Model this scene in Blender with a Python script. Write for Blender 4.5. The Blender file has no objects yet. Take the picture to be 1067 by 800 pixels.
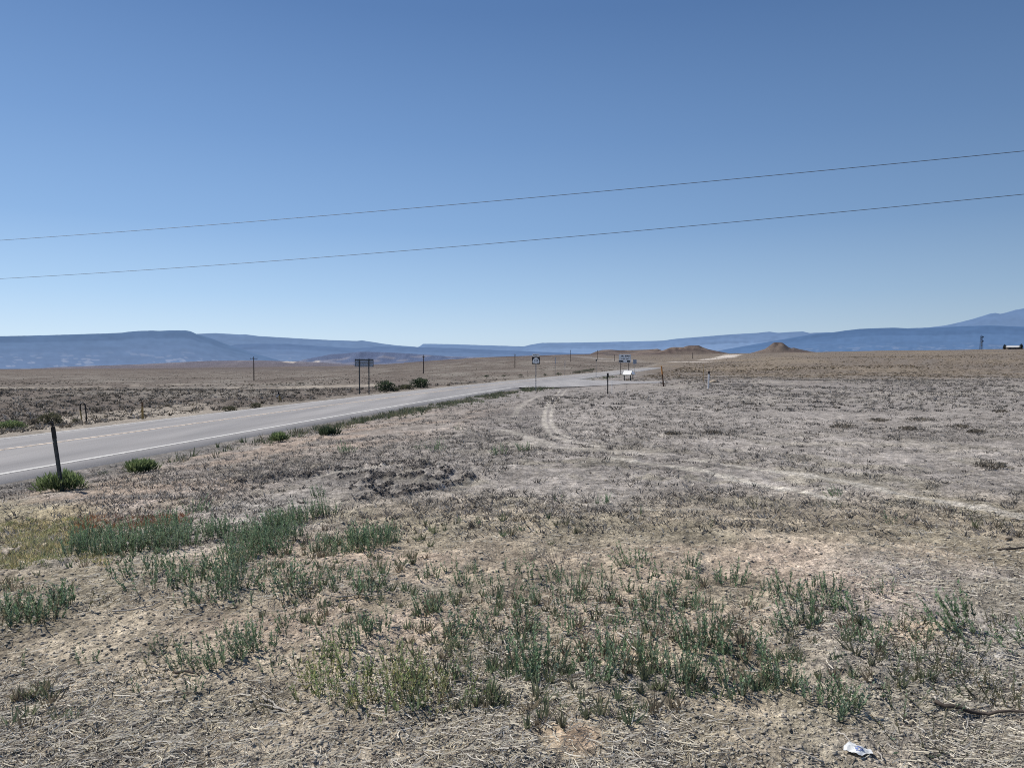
import bpy, bmesh, math, random
import numpy as np
from mathutils import Vector, Matrix
random.seed(7)
RNG = np.random.default_rng(11)
sc = bpy.context.scene
col = sc.collection
H = 1.6            # eye height over the ground underfoot
F = 770.0          # focal length in photo pixels (photo 1067 x 800)
CX, HY = 533.5, 376.0
PITCH = math.atan((400.0 - HY) / F)

# ------------------------------------------------------------------ noise
def _h(ix, iy, s):
    n = (ix * 374761393 + iy * 668265263 + s * 974634777) & 0xffffffff
    n = ((n ^ (n >> 13)) * 1274126177) & 0xffffffff
    n = (n ^ (n >> 16))
    n = (n * 2246822519) & 0xffffffff
    n = n ^ (n >> 15)
    return n.astype(np.float64) / 2147483648.0 - 1.0
def vn(x, y, s=0):
    x = np.asarray(x, float); y = np.asarray(y, float)
    fx = np.floor(x); fy = np.floor(y)
    ix = fx.astype(np.int64); iy = fy.astype(np.int64)
    tx = x - fx; ty = y - fy
    tx = tx*tx*tx*(tx*(tx*6-15)+10); ty = ty*ty*ty*(ty*(ty*6-15)+10)
    a = _h(ix, iy, s); b = _h(ix+1, iy, s); c = _h(ix, iy+1, s); d = _h(ix+1, iy+1, s)
    return (a*(1-tx)+b*tx)*(1-ty) + (c*(1-tx)+d*tx)*ty
def fbm(x, y, o=4, s=0, g=0.5):
    t = 0; a = 1.0; n = 0
    for i in range(o):
        t = t + a*vn(x, y, s+i*17); n += a; a *= g
        x, y = 1.9*(0.8*x-0.6*y)+3.1, 1.9*(0.6*x+0.8*y)-7.7
    return t/n*1.6
def ss(a, b, x):
    t = np.clip((np.asarray(x, float)-a)/(b-a), 0, 1); return t*t*(3-2*t)
def lerp(a, b, t): return a+(b-a)*t

# ------------------------------------------------------------------ road alignment
_sd = np.array([-90, 14, 30, 50, 80, 110, 250, 420.]); _sv = np.array([.17, .19, .2, .23, .275, .28, .255, .25])
_dd = np.arange(-90, 421, .5); _sl = np.interp(_dd, _sd, _sv)
_xx = np.concatenate([[0], np.cumsum((_sl[1:]+_sl[:-1])*.25)]); _xx += -9.94-np.interp(14.4, _dd, _xx)
def road_x(d): return np.interp(d, _dd, _xx)            # x of the near white edge line
def road_s(d): return np.interp(d, _dd, _sl)
def road_z(d, t):
    z = -0.6 - np.where(t < -3.4, (-3.4-t)*.045, 0) - np.where(t > 0, t*.04, 0)
    return z - np.clip(d-245, 0, 200)*.03
def road_pt(d, t, up=0):
    s = float(road_s(d)); c = 1/math.sqrt(1+s*s)
    x = float(road_x(d))+t*c; y = d-t*s*c
    return (x, y, float(road_z(d, t))+up)

# ------------------------------------------------------------------ terrain
E300 = ([-900, -500, 0, 264, 441, 536, 594, 640, 690, 740, 850, 1067, 1500, 2000], [400, 399, 397, 395.5, 390, 386, 383, 382, 381, 379, 373.5, 369.5, 366, 365])
ESKY = ([-900, -200, 0, 130, 260, 350, 400, 440, 470, 510, 560, 610, 660, 700, 760, 850, 930, 1067, 1200, 2000],
        [386, 385, 384.4, 384, 382.6, 381.6, 379.5, 377, 375.5, 373, 371.5, 370.5, 370, 369.5, 368.3, 367, 365.3, 363.7, 362.5, 361])
FEAT = [
 (2600, 600, [(420,378),(440,376.4),(470,374.5),(510,372),(560,370.3),(615,368.8),(621,366.2),(627,364.7),(635,364.3),(645,364.9),(660,364.7),(676,364.2),(685,363.4),(690,365.2),(700,367.5),(760,369)]),
 (2200, 150, [(672,370),(684,366.5),(692,364.6),(698,362.2),(702,361.6),(712,361.7),(715,360.6),(718,360.1),(728,359.9),(732,361.8),(738,363.9),(748,366),(765,369.2)]),
 (2050, 150, [(770,371),(786,366.8),(797,363.5),(801,360.6),(805.3,357.2),(807,356.8),(813,356.9),(815,357.1),(818,359.2),(821.3,361.7),(824,362.7),(827,362.2),(832,363.6),(845,366.3),(875,369.2)]),
 (4500, 900, [(20,385),(60,382.5),(100,381),(150,379.3),(195,377.0),(215,376),(270,375.4),(330,377.3),(370,380)]),
 (6500, 1200, [(230,381),(280,377.5),(310,376),(322,373.5),(337,370.8),(345,368.9),(356,368.6),(375,366.5),(400,366.9),(430,368.6),(470,371.5),(540,373)]),
]
APRON = (9.0, 73.5, 7.0)
def T(x, y):
    x = np.asarray(x, float); y = np.asarray(y, float)
    d = np.maximum(y, .6)
    u = CX + F*x/d
    s = road_s(y); t = (x-road_x(y))/np.sqrt(1+s*s)
    near = -0.70*np.clip(1-(t-.6)/10.5, 0, 1)**1.35
    far = -0.80-.18*np.exp(-((t+10.5)/2.0)**2)
    h = np.where(t > -3.4, near, far)
    h = h+.05*fbm(x*.12, y*.12, 3, 5)*ss(2, 8, np.abs(t-.5))
    # low berm of dirt left of the ruts, in front of the leaning post
    h = h+.13*np.exp(-((y-9.1-.10*(x+6))/.7)**2)*ss(-3.6, -5.6, x)
    h = h+.05*np.exp(-((y-7.3)/.5)**2)*ss(-1.5, -.5, x)*ss(3, 1.5, x)
    base = (h-H)*F/d                                   # elevation in px above the horizon (negative: below)
    e3 = HY-np.interp(u, *E300); ek = HY-np.interp(u, *ESKY)
    R1 = np.interp(u, [300, 800], [1500, 900])
    L = np.log(d)
    e60 = (h-H)*F/np.minimum(d, 60)
    k = np.clip((L-math.log(60))/(math.log(300)-math.log(60)), 0, 1); k = k*k*(1.6-.6*k)
    k2 = np.clip((L-math.log(300))/(np.log(R1)-math.log(300)), 0, 1)
    e = np.where(d < 60, base, np.where(d < 300, e60*(1-k)+e3*k, e3*(1-k2)+ek*k2))
    z = H + e/F*d
    z = z + ss(80, 400, d)*ss(1500, 800, d)*.55*fbm(x/45., y/45., 3, 9)
    over = np.maximum(d-R1, 0)
    z = z - np.where(d > R1, np.minimum(over*.0035, 30+over*.0008), 0)
    if np.any(d > 1200):
        el = (z-H)/d*F
        for D, W, prof in FEAT:
            pu = [p[0] for p in prof]; pv = [HY-p[1] for p in prof]
            top = np.interp(u, pu, pv, left=-99, right=-99)
            g = np.clip(1-np.abs(d-D)/W, 0, 1)
            g = np.minimum(1, g*1.3)
            gul = 1-.30*np.abs(fbm(x/(W*.16), y/(W*.5), 3, 31))*(g < .98)
            g = (g*g*(3-2*g))
            g = np.where(g > .985, 1, g*gul)
            el = np.where((top > el) & (g > 0), el+(top-el)*g, el)
        z = H+el*d/F
    # ground brought to the road formation
    out = np.maximum(np.maximum(t-.75, -7.6-t), 0)
    w = ss(16, 1.2, out)*ss(300, 240, y)*ss(25, 60, y) + ss(2.2, .05, out)*ss(60, 25, y)
    zr = road_z(y, np.clip(t, -7.4, .6))-.07
    z = z*(1-w)+zr*w
    r = np.hypot(x-APRON[0], y-APRON[1])
    wa = ss(APRON[2]+7, APRON[2]-1, r)
    z = z*(1-wa)+(-.625)*wa
    return z
def t_of(x, y):
    s = road_s(y); return (x-road_x(y))/np.sqrt(1+s*s)

def ray(px, py):
    dx = (px-CX)/F; dy = -(py-400.0)/F
    c, s = math.cos(-PITCH), math.sin(-PITCH)
    v = Vector((dx, c-s*dy, s+c*dy)); return v/v.y
_ms = np.exp(np.linspace(math.log(1.2), math.log(9000), 2600))
def ground_at(px, py):
    v = ray(px, py)
    zz = H+v.z*_ms; g = T(v.x*_ms, _ms)
    i = int(np.argmax(zz <= g))
    if zz[i] > g[i]: i = len(_ms)-1
    j = max(i-1, 0); a0 = zz[j]-g[j]; a1 = zz[i]-g[i]; d = _ms[i] if i == j or a0 <= a1 else _ms[j]+(_ms[i]-_ms[j])*min(1, max(0, a0/(a0-a1)))
    return Vector((v.x*d, d, float(T(np.array([v.x*d]), np.array([d]))[0])))

# tracks and ruts laid out on the ground
TRK = [([(596,401),(584,406),(573,417),(567.5,430),(567,441),(574,453),(590,460),(630,465)], .075, .62),
       ([(602,401),(590,406),(580,417),(574.5,430),(574,440),(581,450),(596,456.5),(632,462)], .065, .55),
       ([(562,412),(550,418),(541,424),(536,434)], .13, .35),
       ([(520,447),(540,452),(556,458),(572,463)], .13, .5),
       ([(640,478),(700,485),(760,497),(820,509),(862,518)], .15, 1.0),
       ([(720,478),(800,490),(870,500),(930,512),(1000,525),(1067,538)], .15, 1.0),
       ([(690,474),(600,466),(545,462)], .2, .35),
       ([(652,531),(700,533),(735,530)], .10, .6),
       ([(330,497),(365,490),(400,485),(412,485)], .09, .75)]
TRK = [([ground_at(*p).xy for p in pl], w, a) for pl, w, a in TRK]
FARTRK = [([(700,377.2),(722,377.1),(745,376.6)], 4., .9), ([(738,374.7),(744,373.8),(750,373.6)], 9., 1.), ([(752,372.9),(757,371.4),(764,369.6)], 12., 1.), ([(570,377),(640,376.2)], 3, .6), ([(300,377.5),(330,376.7)], 40, .8)]
def polydist(x, y, pl):
    best = np.full(np.shape(x), 1e9)
    for a, b in zip(pl[:-1], pl[1:]):
        ax, ay = a; bx, by = b; vx, vy = bx-ax, by-ay; q = vx*vx+vy*vy+1e-12
        tt = np.clip(((x-ax)*vx+(y-ay)*vy)/q, 0, 1)
        best = np.minimum(best, np.hypot(x-ax-tt*vx, y-ay-tt*vy))
    return best
RUT = (-1.95, 10.15)
RLN = [[(330,493),(355,490.4),(374,486.6),(392,485.3),(404,482.3),(431,483.6),(441,485.3)], [(360,496.3),(381,493.7),(397,493.7),(407.6,495.8)], [(369,502),(386,500.5),(397,496)],
       [(424,487),(440,489.5),(461.5,488.7),(465,492),(458,494.6)], [(424,495.4),(434.6,494.6),(443,494.6)], [(352,511.4),(370.5,509),(389,505.5),(406,503)],
       [(384,515.6),(404,510.6),(424,508),(440,508)], [(443,501),(458,497)], [(370.5,520.7),(387,520),(404,518),(424,514),(448,509),(465,504.7),(482,500.5),(490,493)], [(250,505),(280,500),(305,497),(325,495)]]
RLN = [[tuple(ground_at(*q).xy) for q in pl] for pl in RLN]
RBOX = [min(q[0] for pl in RLN for q in pl)-.5, max(q[0] for pl in RLN for q in pl)+.5, min(q[1] for pl in RLN for q in pl)-.5, max(q[1] for pl in RLN for q in pl)+.5]
def ruts(x, y):
    """(height, darkness) of the churned mud left of centre"""
    x = np.asarray(x, float); y = np.asarray(y, float); h = np.zeros(x.shape); dark = np.zeros(x.shape)
    k = (x > RBOX[0]) & (x < RBOX[1]) & (y > RBOX[2]) & (y < RBOX[3])
    if not np.any(k): return h, dark
    a, b = x[k], y[k]; wx = a+.05*vn(a*4, b*4, 1); wy = b+.07*vn(a*3, b*5, 2); dm = np.full(a.shape, 9.)
    for n_, pl in enumerate(RLN):
        w = 1.35 if n_ in (5, 6, 8) else 1.0
        dm = np.minimum(dm, polydist(wx, wy, pl)*w)
    nz = fbm(a*9, b*9, 3, 13); m = ss(.17, .05, dm)
    h[k] = m*(.012+.05*np.abs(nz))-.02*ss(.30, .20, dm)*(1-m)
    dark[k] = m*ss(-.75, .1, vn(a*3.5, b*5, 8)+.6*nz)
    return h, dark
def micro(x, y):
    d = np.maximum(y, .6)
    f1 = ss(60, 12, d); f2 = ss(22, 7, d); f3 = ss(11, 4, d)
    h = .028*fbm(x*1.7, y*1.7, 3, 21)*f1
    b = fbm(x*7, y*7, 2, 22); h = h+.013*b*f2
    r = fbm(x*24, y*24, 2, 23); h = h+.0065*r*f3
    h = h*ss(.4, 2.0, np.maximum(t_of(x, y)-.5, -7.2-t_of(x, y)))
    if np.any(d < 16):
        h = h+ruts(x, y)[0]*ss(16, 13, d)
    return h
def TM(x, y): return T(x, y)+micro(x, y)
def img_y(x, y, z): return HY+F*(H-z)/np.maximum(y, .6)

# ------------------------------------------------------------------ mesh helpers
def np_mesh(name, V, Fc, mat, colv=None, smooth=False, parent=None):
    V = np.asarray(V, np.float32); Fc = np.asarray(Fc, np.int32)
    me = bpy.data.meshes.new(name); k = Fc.shape[1]
    me.vertices.add(len(V)); me.vertices.foreach_set('co', V.ravel())
    me.loops.add(Fc.size); me.loops.foreach_set('vertex_index', Fc.ravel())
    me.polygons.add(len(Fc)); me.polygons.foreach_set('loop_start', np.arange(0, Fc.size, k, dtype=np.int32))
    me.update(calc_edges=True)
    if smooth: me.polygons.foreach_set('use_smooth', np.ones(len(Fc), bool))
    if colv is not None:
        a = me.color_attributes.new('Col', 'FLOAT_COLOR', 'POINT')
        c = np.ones((len(V), 4), np.float32); c[:, :3] = colv; a.data.foreach_set('color', c.ravel())
    me.materials.append(mat)
    o = bpy.data.objects.new(name, me); col.objects.link(o)
    if parent: o.parent = parent
    return o
def tag(o, label=None, cat=None, group=None, kind=None):
    if label: o['label'] = label
    if cat: o['category'] = cat
    if group: o['group'] = group
    if kind: o['kind'] = kind
    return o
def thing(name, loc, label, cat, rz=0, group=None):
    o = bpy.data.objects.new(name, None); col.objects.link(o); o.location = loc; o.rotation_euler = (0, 0, rz)
    o.empty_display_size = .2
    return tag(o, label, cat, group)
class MB:
    def __init__(s): s.bm = bmesh.new()
    def box(s, c, size, rot=None, bevel=0):
        r = bmesh.ops.create_cube(s.bm, size=1)['verts']
        M = Matrix.Translation(c) @ (rot.to_4x4() if rot else Matrix()) @ Matrix.Diagonal((*size, 1))
        bmesh.ops.transform(s.bm, matrix=M, verts=r)
        if bevel:
            es = list({e for v in r for e in v.link_edges})
            bmesh.ops.bevel(s.bm, geom=es, offset=bevel, segments=2, affect='EDGES', profile=.6)
        return s
    def tube(s, pts, rad, seg=8, cap=True):
        pts = [Vector(p) for p in pts]; rad = rad if hasattr(rad, '__len__') else [rad]*len(pts)
        rings = []; ref = None
        for i, p in enumerate(pts):
            a = pts[max(i-1, 0)]; b = pts[min(i+1, len(pts)-1)]; tdir = (b-a).normalized()
            if ref is None: ref = Vector((1, 0, 0)) if abs(tdir.x) < .8 else Vector((0, 1, 0))
            n1 = (ref-tdir*ref.dot(tdir)).normalized(); n2 = tdir.cross(n1); ref = n1
            rings.append([s.bm.verts.new(p+(n1*math.cos(q)+n2*math.sin(q))*rad[i]) for q in [2*math.pi*j/seg for j in range(seg)]])
        for r0, r1 in zip(rings[:-1], rings[1:]):
            for j in range(seg): s.bm.faces.new((r0[j], r0[(j+1) % seg], r1[(j+1) % seg], r1[j]))
        if cap: s.bm.faces.new(rings[0][::-1]); s.bm.faces.new(rings[-1])
        return s
    def prism(s, outline, depth, M=Matrix()):
        a = [s.bm.verts.new(M @ Vector((x, 0, z))) for x, z in outline]; b = [s.bm.verts.new(M @ Vector((x, depth, z))) for x, z in outline]
        s.bm.faces.new(a); s.bm.faces.new(b[::-1]); n = len(a)
        for i in range(n): s.bm.faces.new((a[i], b[i], b[(i+1) % n], a[(i+1) % n]))
        return s
    def poly(s, pts): s.bm.faces.new([s.bm.verts.new(p) for p in pts]); return s
    def build(s, name, mat, parent=None, smooth=False, loc=None):
        bmesh.ops.recalc_face_normals(s.bm, faces=s.bm.faces)
        me = bpy.data.meshes.new(name); s.bm.to_mesh(me); s.bm.free(); me.materials.append(mat)
        if smooth:
            for p in me.polygons: p.use_smooth = True
        o = bpy.data.objects.new(name, me); col.objects.link(o)
        if parent: o.parent = parent
        if loc: o.location = loc
        return o

# ------------------------------------------------------------------ materials
def newmat(name):
    m = bpy.data.materials.new(name); m.use_nodes = True; nt = m.node_tree
    b = nt.nodes['Principled BSDF']; b.inputs['Roughness'].default_value = .9
    b.inputs['Specular IOR Level'].default_value = .15
    return m, nt, b
def nd(nt, typ, **kw):
    n = nt.nodes.new(typ)
    for k, v in kw.items():
        if k.startswith('i_'): n.inputs[k[2:].replace('_', ' ')].default_value = v
        else: setattr(n, k, v)
    return n
def simple(name, c, rough=.8, spec=.2, metal=0, var=.18, scale=12, dirt=None):
    m, nt, b = newmat(name)
    tc = nd(nt, 'ShaderNodeTexCoord'); nz = nd(nt, 'ShaderNodeTexNoise', i_Scale=scale, i_Detail=6, i_Roughness=.65)
    nt.links.new(tc.outputs['Object'], nz.inputs['Vector'])
    rp = nd(nt, 'ShaderNodeValToRGB'); lo = [max(0, x*(1-2*var)) for x in c]; hi = [min(1, x*(1+var)) for x in c]
    if dirt: lo = list(dirt)
    rp.color_ramp.elements[0].position = .3; rp.color_ramp.elements[0].color = (*lo, 1)
    rp.color_ramp.elements[1].position = .62; rp.color_ramp.elements[1].color = (*hi, 1)
    nt.links.new(nz.outputs['Fac'], rp.inputs['Fac']); nt.links.new(rp.outputs['Color'], b.inputs['Base Color'])
    b.inputs['Roughness'].default_value = rough; b.inputs['Specular IOR Level'].default_value = spec; b.inputs['Metallic'].default_value = metal
    return m
def attr_mat(name, rough=.85, spec=.15, transl=0):
    m, nt, b = newmat(name)
    a = nd(nt, 'ShaderNodeAttribute', attribute_name='Col'); nt.links.new(a.outputs['Color'], b.inputs['Base Color'])
    b.inputs['Roughness'].default_value = rough; b.inputs['Specular IOR Level'].default_value = spec
    if transl:
        tr = nd(nt, 'ShaderNodeBsdfTranslucent'); mx = nd(nt, 'ShaderNodeMixShader'); mx.inputs[0].default_value = transl
        nt.links.new(a.outputs['Color'], tr.inputs['Color']); nt.links.new(b.outputs[0], mx.inputs[1]); nt.links.new(tr.outputs[0], mx.inputs[2])
        nt.links.new(mx.outputs[0], nt.nodes['Material Output'].inputs['Surface'])
    return m
def ground_material():
    m, nt, b = newmat('dry_desert_soil'); L = nt.links.new
    a = nd(nt, 'ShaderNodeAttribute', attribute_name='Col')
    tc = nd(nt, 'ShaderNodeTexCoord')
    mp = nd(nt, 'ShaderNodeMapping'); mp.inputs['Scale'].default_value = (1, 1, 0); L(tc.outputs['Object'], mp.inputs['Vector'])
    def noise(scale, det=4, rough=.6):
        n = nd(nt, 'ShaderNodeTexNoise', i_Scale=scale, i_Detail=det, i_Roughness=rough); L(mp.outputs[0], n.inputs['Vector']); return n
    def ramp(src, p0, v0, p1, v1):
        r = nd(nt, 'ShaderNodeMapRange'); r.inputs['From Min'].default_value = p0; r.inputs['From Max'].default_value = p1
        r.inputs['To Min'].default_value = v0; r.inputs['To Max'].default_value = v1; L(src, r.inputs['Value']); return r.outputs[0]
    def mul(x, y, op='MULTIPLY'):
        k = nd(nt, 'ShaderNodeMath', operation=op); L(x, k.inputs[0]); L(y, k.inputs[1]); return k.outputs[0]
    n5 = noise(6, 5, .75); n1 = noise(55, 5, .7); n2 = noise(14, 4, .7); n3 = noise(2.2, 6, .75); n4 = noise(.35, 6, .7)
    f = mul(ramp(n1.outputs['Fac'], .36, .55, .60, 1.30), ramp(n2.outputs['Fac'], .34, .68, .60, 1.34))
    f = mul(f, ramp(n3.outputs['Fac'], .35, .72, .62, 1.20)); f = mul(f, ramp(n4.outputs['Fac'], .35, .84, .65, 1.14))
    f = mul(f, ramp(n5.outputs['Fac'], .36, .68, .62, 1.32))
    vo = nd(nt, 'ShaderNodeTexVoronoi', i_Scale=38); L(mp.outputs[0], vo.inputs['Vector'])
    f = mul(f, ramp(vo.outputs['Distance'], .05, 1.08, .75, .80))
    vm = nd(nt, 'ShaderNodeVectorMath', operation='SCALE'); L(a.outputs['Color'], vm.inputs[0]); L(f, vm.inputs['Scale'])
    L(vm.outputs[0], b.inputs['Base Color'])
    bm = nd(nt, 'ShaderNodeBump'); bm.inputs['Strength'].default_value = .9; bm.inputs['Distance'].default_value = .012
    n5s = nd(nt, 'ShaderNodeMath', operation='MULTIPLY'); n5s.inputs[1].default_value = 4; L(n5.outputs['Fac'], n5s.inputs[0])
    hsum = mul(mul(n1.outputs['Fac'], n2.outputs['Fac'], 'ADD'), n5s.outputs[0], 'ADD'); L(hsum, bm.inputs['Height'])
    L(bm.outputs[0], b.inputs['Normal'])
    b.inputs['Roughness'].default_value = 1; b.inputs['Specular IOR Level'].default_value = .05
    return m
def asphalt_material():
    m, nt, b = newmat('weathered_asphalt'); L = nt.links.new
    tc = nd(nt, 'ShaderNodeTexCoord')
    n1 = nd(nt, 'ShaderNodeTexNoise', i_Scale=70., i_Detail=3); n2 = nd(nt, 'ShaderNodeTexNoise', i_Scale=.45, i_Detail=5, i_Roughness=.65)
    mp = nd(nt, 'ShaderNodeMapping'); mp.inputs['Rotation'].default_value = (0, 0, .21); mp.inputs['Scale'].default_value = (1.6, .12, 1)
    L(tc.outputs['Object'], n1.inputs['Vector']); L(tc.outputs['Object'], mp.inputs['Vector']); L(mp.outputs[0], n2.inputs['Vector'])
    r1 = nd(nt, 'ShaderNodeValToRGB'); r1.color_ramp.elements[0].position = .35; r1.color_ramp.elements[1].position = .65
    r1.color_ramp.elements[0].color = (.255, .248, .246, 1); r1.color_ramp.elements[1].color = (.37, .362, .358, 1)
    r2 = nd(nt, 'ShaderNodeValToRGB'); r2.color_ramp.elements[0].position = .35; r2.color_ramp.elements[1].position = .65
    r2.color_ramp.elements[0].color = (.85, .85, .86, 1); r2.color_ramp.elements[1].color = (1.1, 1.09, 1.08, 1)
    L(n1.outputs['Fac'], r1.inputs['Fac']); L(n2.outputs['Fac'], r2.inputs['Fac'])
    mx = nd(nt, 'ShaderNodeMix', data_type='RGBA', blend_type='MULTIPLY'); mx.inputs[0].default_value = 1
    L(r1.outputs[0], mx.inputs[6]); L(r2.outputs[0], mx.inputs[7])
    at = nd(nt, 'ShaderNodeAttribute', attribute_name='Col'); sp = nd(nt, 'ShaderNodeSeparateColor'); L(at.outputs['Color'], sp.inputs[0])
    wp = nd(nt, 'ShaderNodeValToRGB'); cr = wp.color_ramp; lv = lambda k: (k, k, k, 1)
    # across the road: 0.8 is the near edge line, 0.12 the far one
    st = [(.06, 1.05), (.16, 1.04), (.21, .93), (.26, 1.0), (.31, 1.0), (.37, .92), (.42, 1.02), (.47, 1.03), (.53, .90), (.60, 1.0), (.66, 1.0), (.71, .90), (.77, 1.03), (.86, .92)]
    while len(cr.elements) < len(st): cr.elements.new(.5)
    for e, (ps, k) in zip(cr.elements, st): e.position = ps; e.color = lv(k)
    L(sp.outputs[0], wp.inputs['Fac'])
    m2 = nd(nt, 'ShaderNodeMix', data_type='RGBA', blend_type='MULTIPLY'); m2.inputs[0].default_value = 1
    L(mx.outputs[2], m2.inputs[6]); L(wp.outputs[0], m2.inputs[7]); L(m2.outputs[2], b.inputs['Base Color'])
    return m
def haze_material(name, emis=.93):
    """distant rock with blue haze painted in: dim diffuse rock, airlight emitted by the surface"""
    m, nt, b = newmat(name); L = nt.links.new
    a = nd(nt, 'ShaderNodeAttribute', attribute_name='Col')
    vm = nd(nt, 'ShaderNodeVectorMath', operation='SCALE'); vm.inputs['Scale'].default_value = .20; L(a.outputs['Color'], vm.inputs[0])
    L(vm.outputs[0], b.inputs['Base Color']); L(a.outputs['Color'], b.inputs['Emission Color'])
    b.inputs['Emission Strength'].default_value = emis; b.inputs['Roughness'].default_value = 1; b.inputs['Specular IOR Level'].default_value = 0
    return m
M_ground = ground_material(); M_asph = asphalt_material()
M_white = simple('worn_white_road_paint', (.62, .61, .58), var=.12, scale=9)
M_yellow = simple('worn_yellow_road_paint', (.60, .48, .35), var=.12, scale=9)
M_rumble = simple('faded_centre_line_paint', (.70, .58, .46), var=.12, scale=5)
M_leaf = attr_mat('weed_leaf', .7, .25, .35)
M_dry = attr_mat('dry_stalk', .85, .15, .1)
M_stone = attr_mat('soil_clod', .95, .05)
M_scrub = attr_mat('scrub_leaf', .9, .05, .1)
M_steel = simple('galvanised_steel', (.30, .31, .32), .5, .4, .5)
M_dark = simple('dark_green_steel', (.06, .068, .07), .6, .3)
M_black = simple('black_paint', (.02, .02, .022), .6, .3)
M_rust = simple('rusty_pipe', (.16, .10, .06), .8, .2)
M_ochre = simple('sun_faded_ochre_plastic', (.36, .25, .10), .7, .2)
M_orange = simple('faded_orange_plastic', (.50, .22, .06), .6, .25)
M_brownpost = simple('brown_post', (.10, .055, .035), .7, .2)
M_whitepost = simple('white_plastic', (.66, .67, .69), .5, .3, var=.08)
M_wood = simple('weathered_pole_wood', (.075, .06, .055), .9, .1)
M_signwhite = simple('sign_white', (.88, .88, .87), .5, .3, var=.04)
M_signblack = simple('sign_black', (.015, .015, .017), .5, .3)
M_signback = simple('sign_back_aluminium', (.36, .40, .47), .6, .3, .2)
M_panel = simple('pale_interpretive_panel', (.86, .85, .82), .35, .4, var=.04)
M_wire = simple('aluminium_wire', (.10, .11, .13), .6, .3, .3)
M_roof = simple('pale_metal_roof', (.70, .69, .66), .5, .3, var=.05)
M_wall = simple('tan_building_wall', (.22, .19, .16), .9, .1)
M_tower = simple('hazy_grey_steel', (.06, .075, .11), .8, .1)
M_plastic = simple('crumpled_white_plastic', (.66, .68, .68), .35, .4, var=.05)
M_ink = simple('blue_print', (.12, .18, .42), .5, .3, var=.1)
M_rock = simple('pale_rock', (.34, .29, .23), .95, .05, scale=5)
M_twig = simple('bleached_dead_twig', (.42, .39, .35), .9, .1, scale=20)
M_twigdark = simple('dark_dead_branch', (.09, .075, .065), .9, .1, scale=20)

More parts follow.
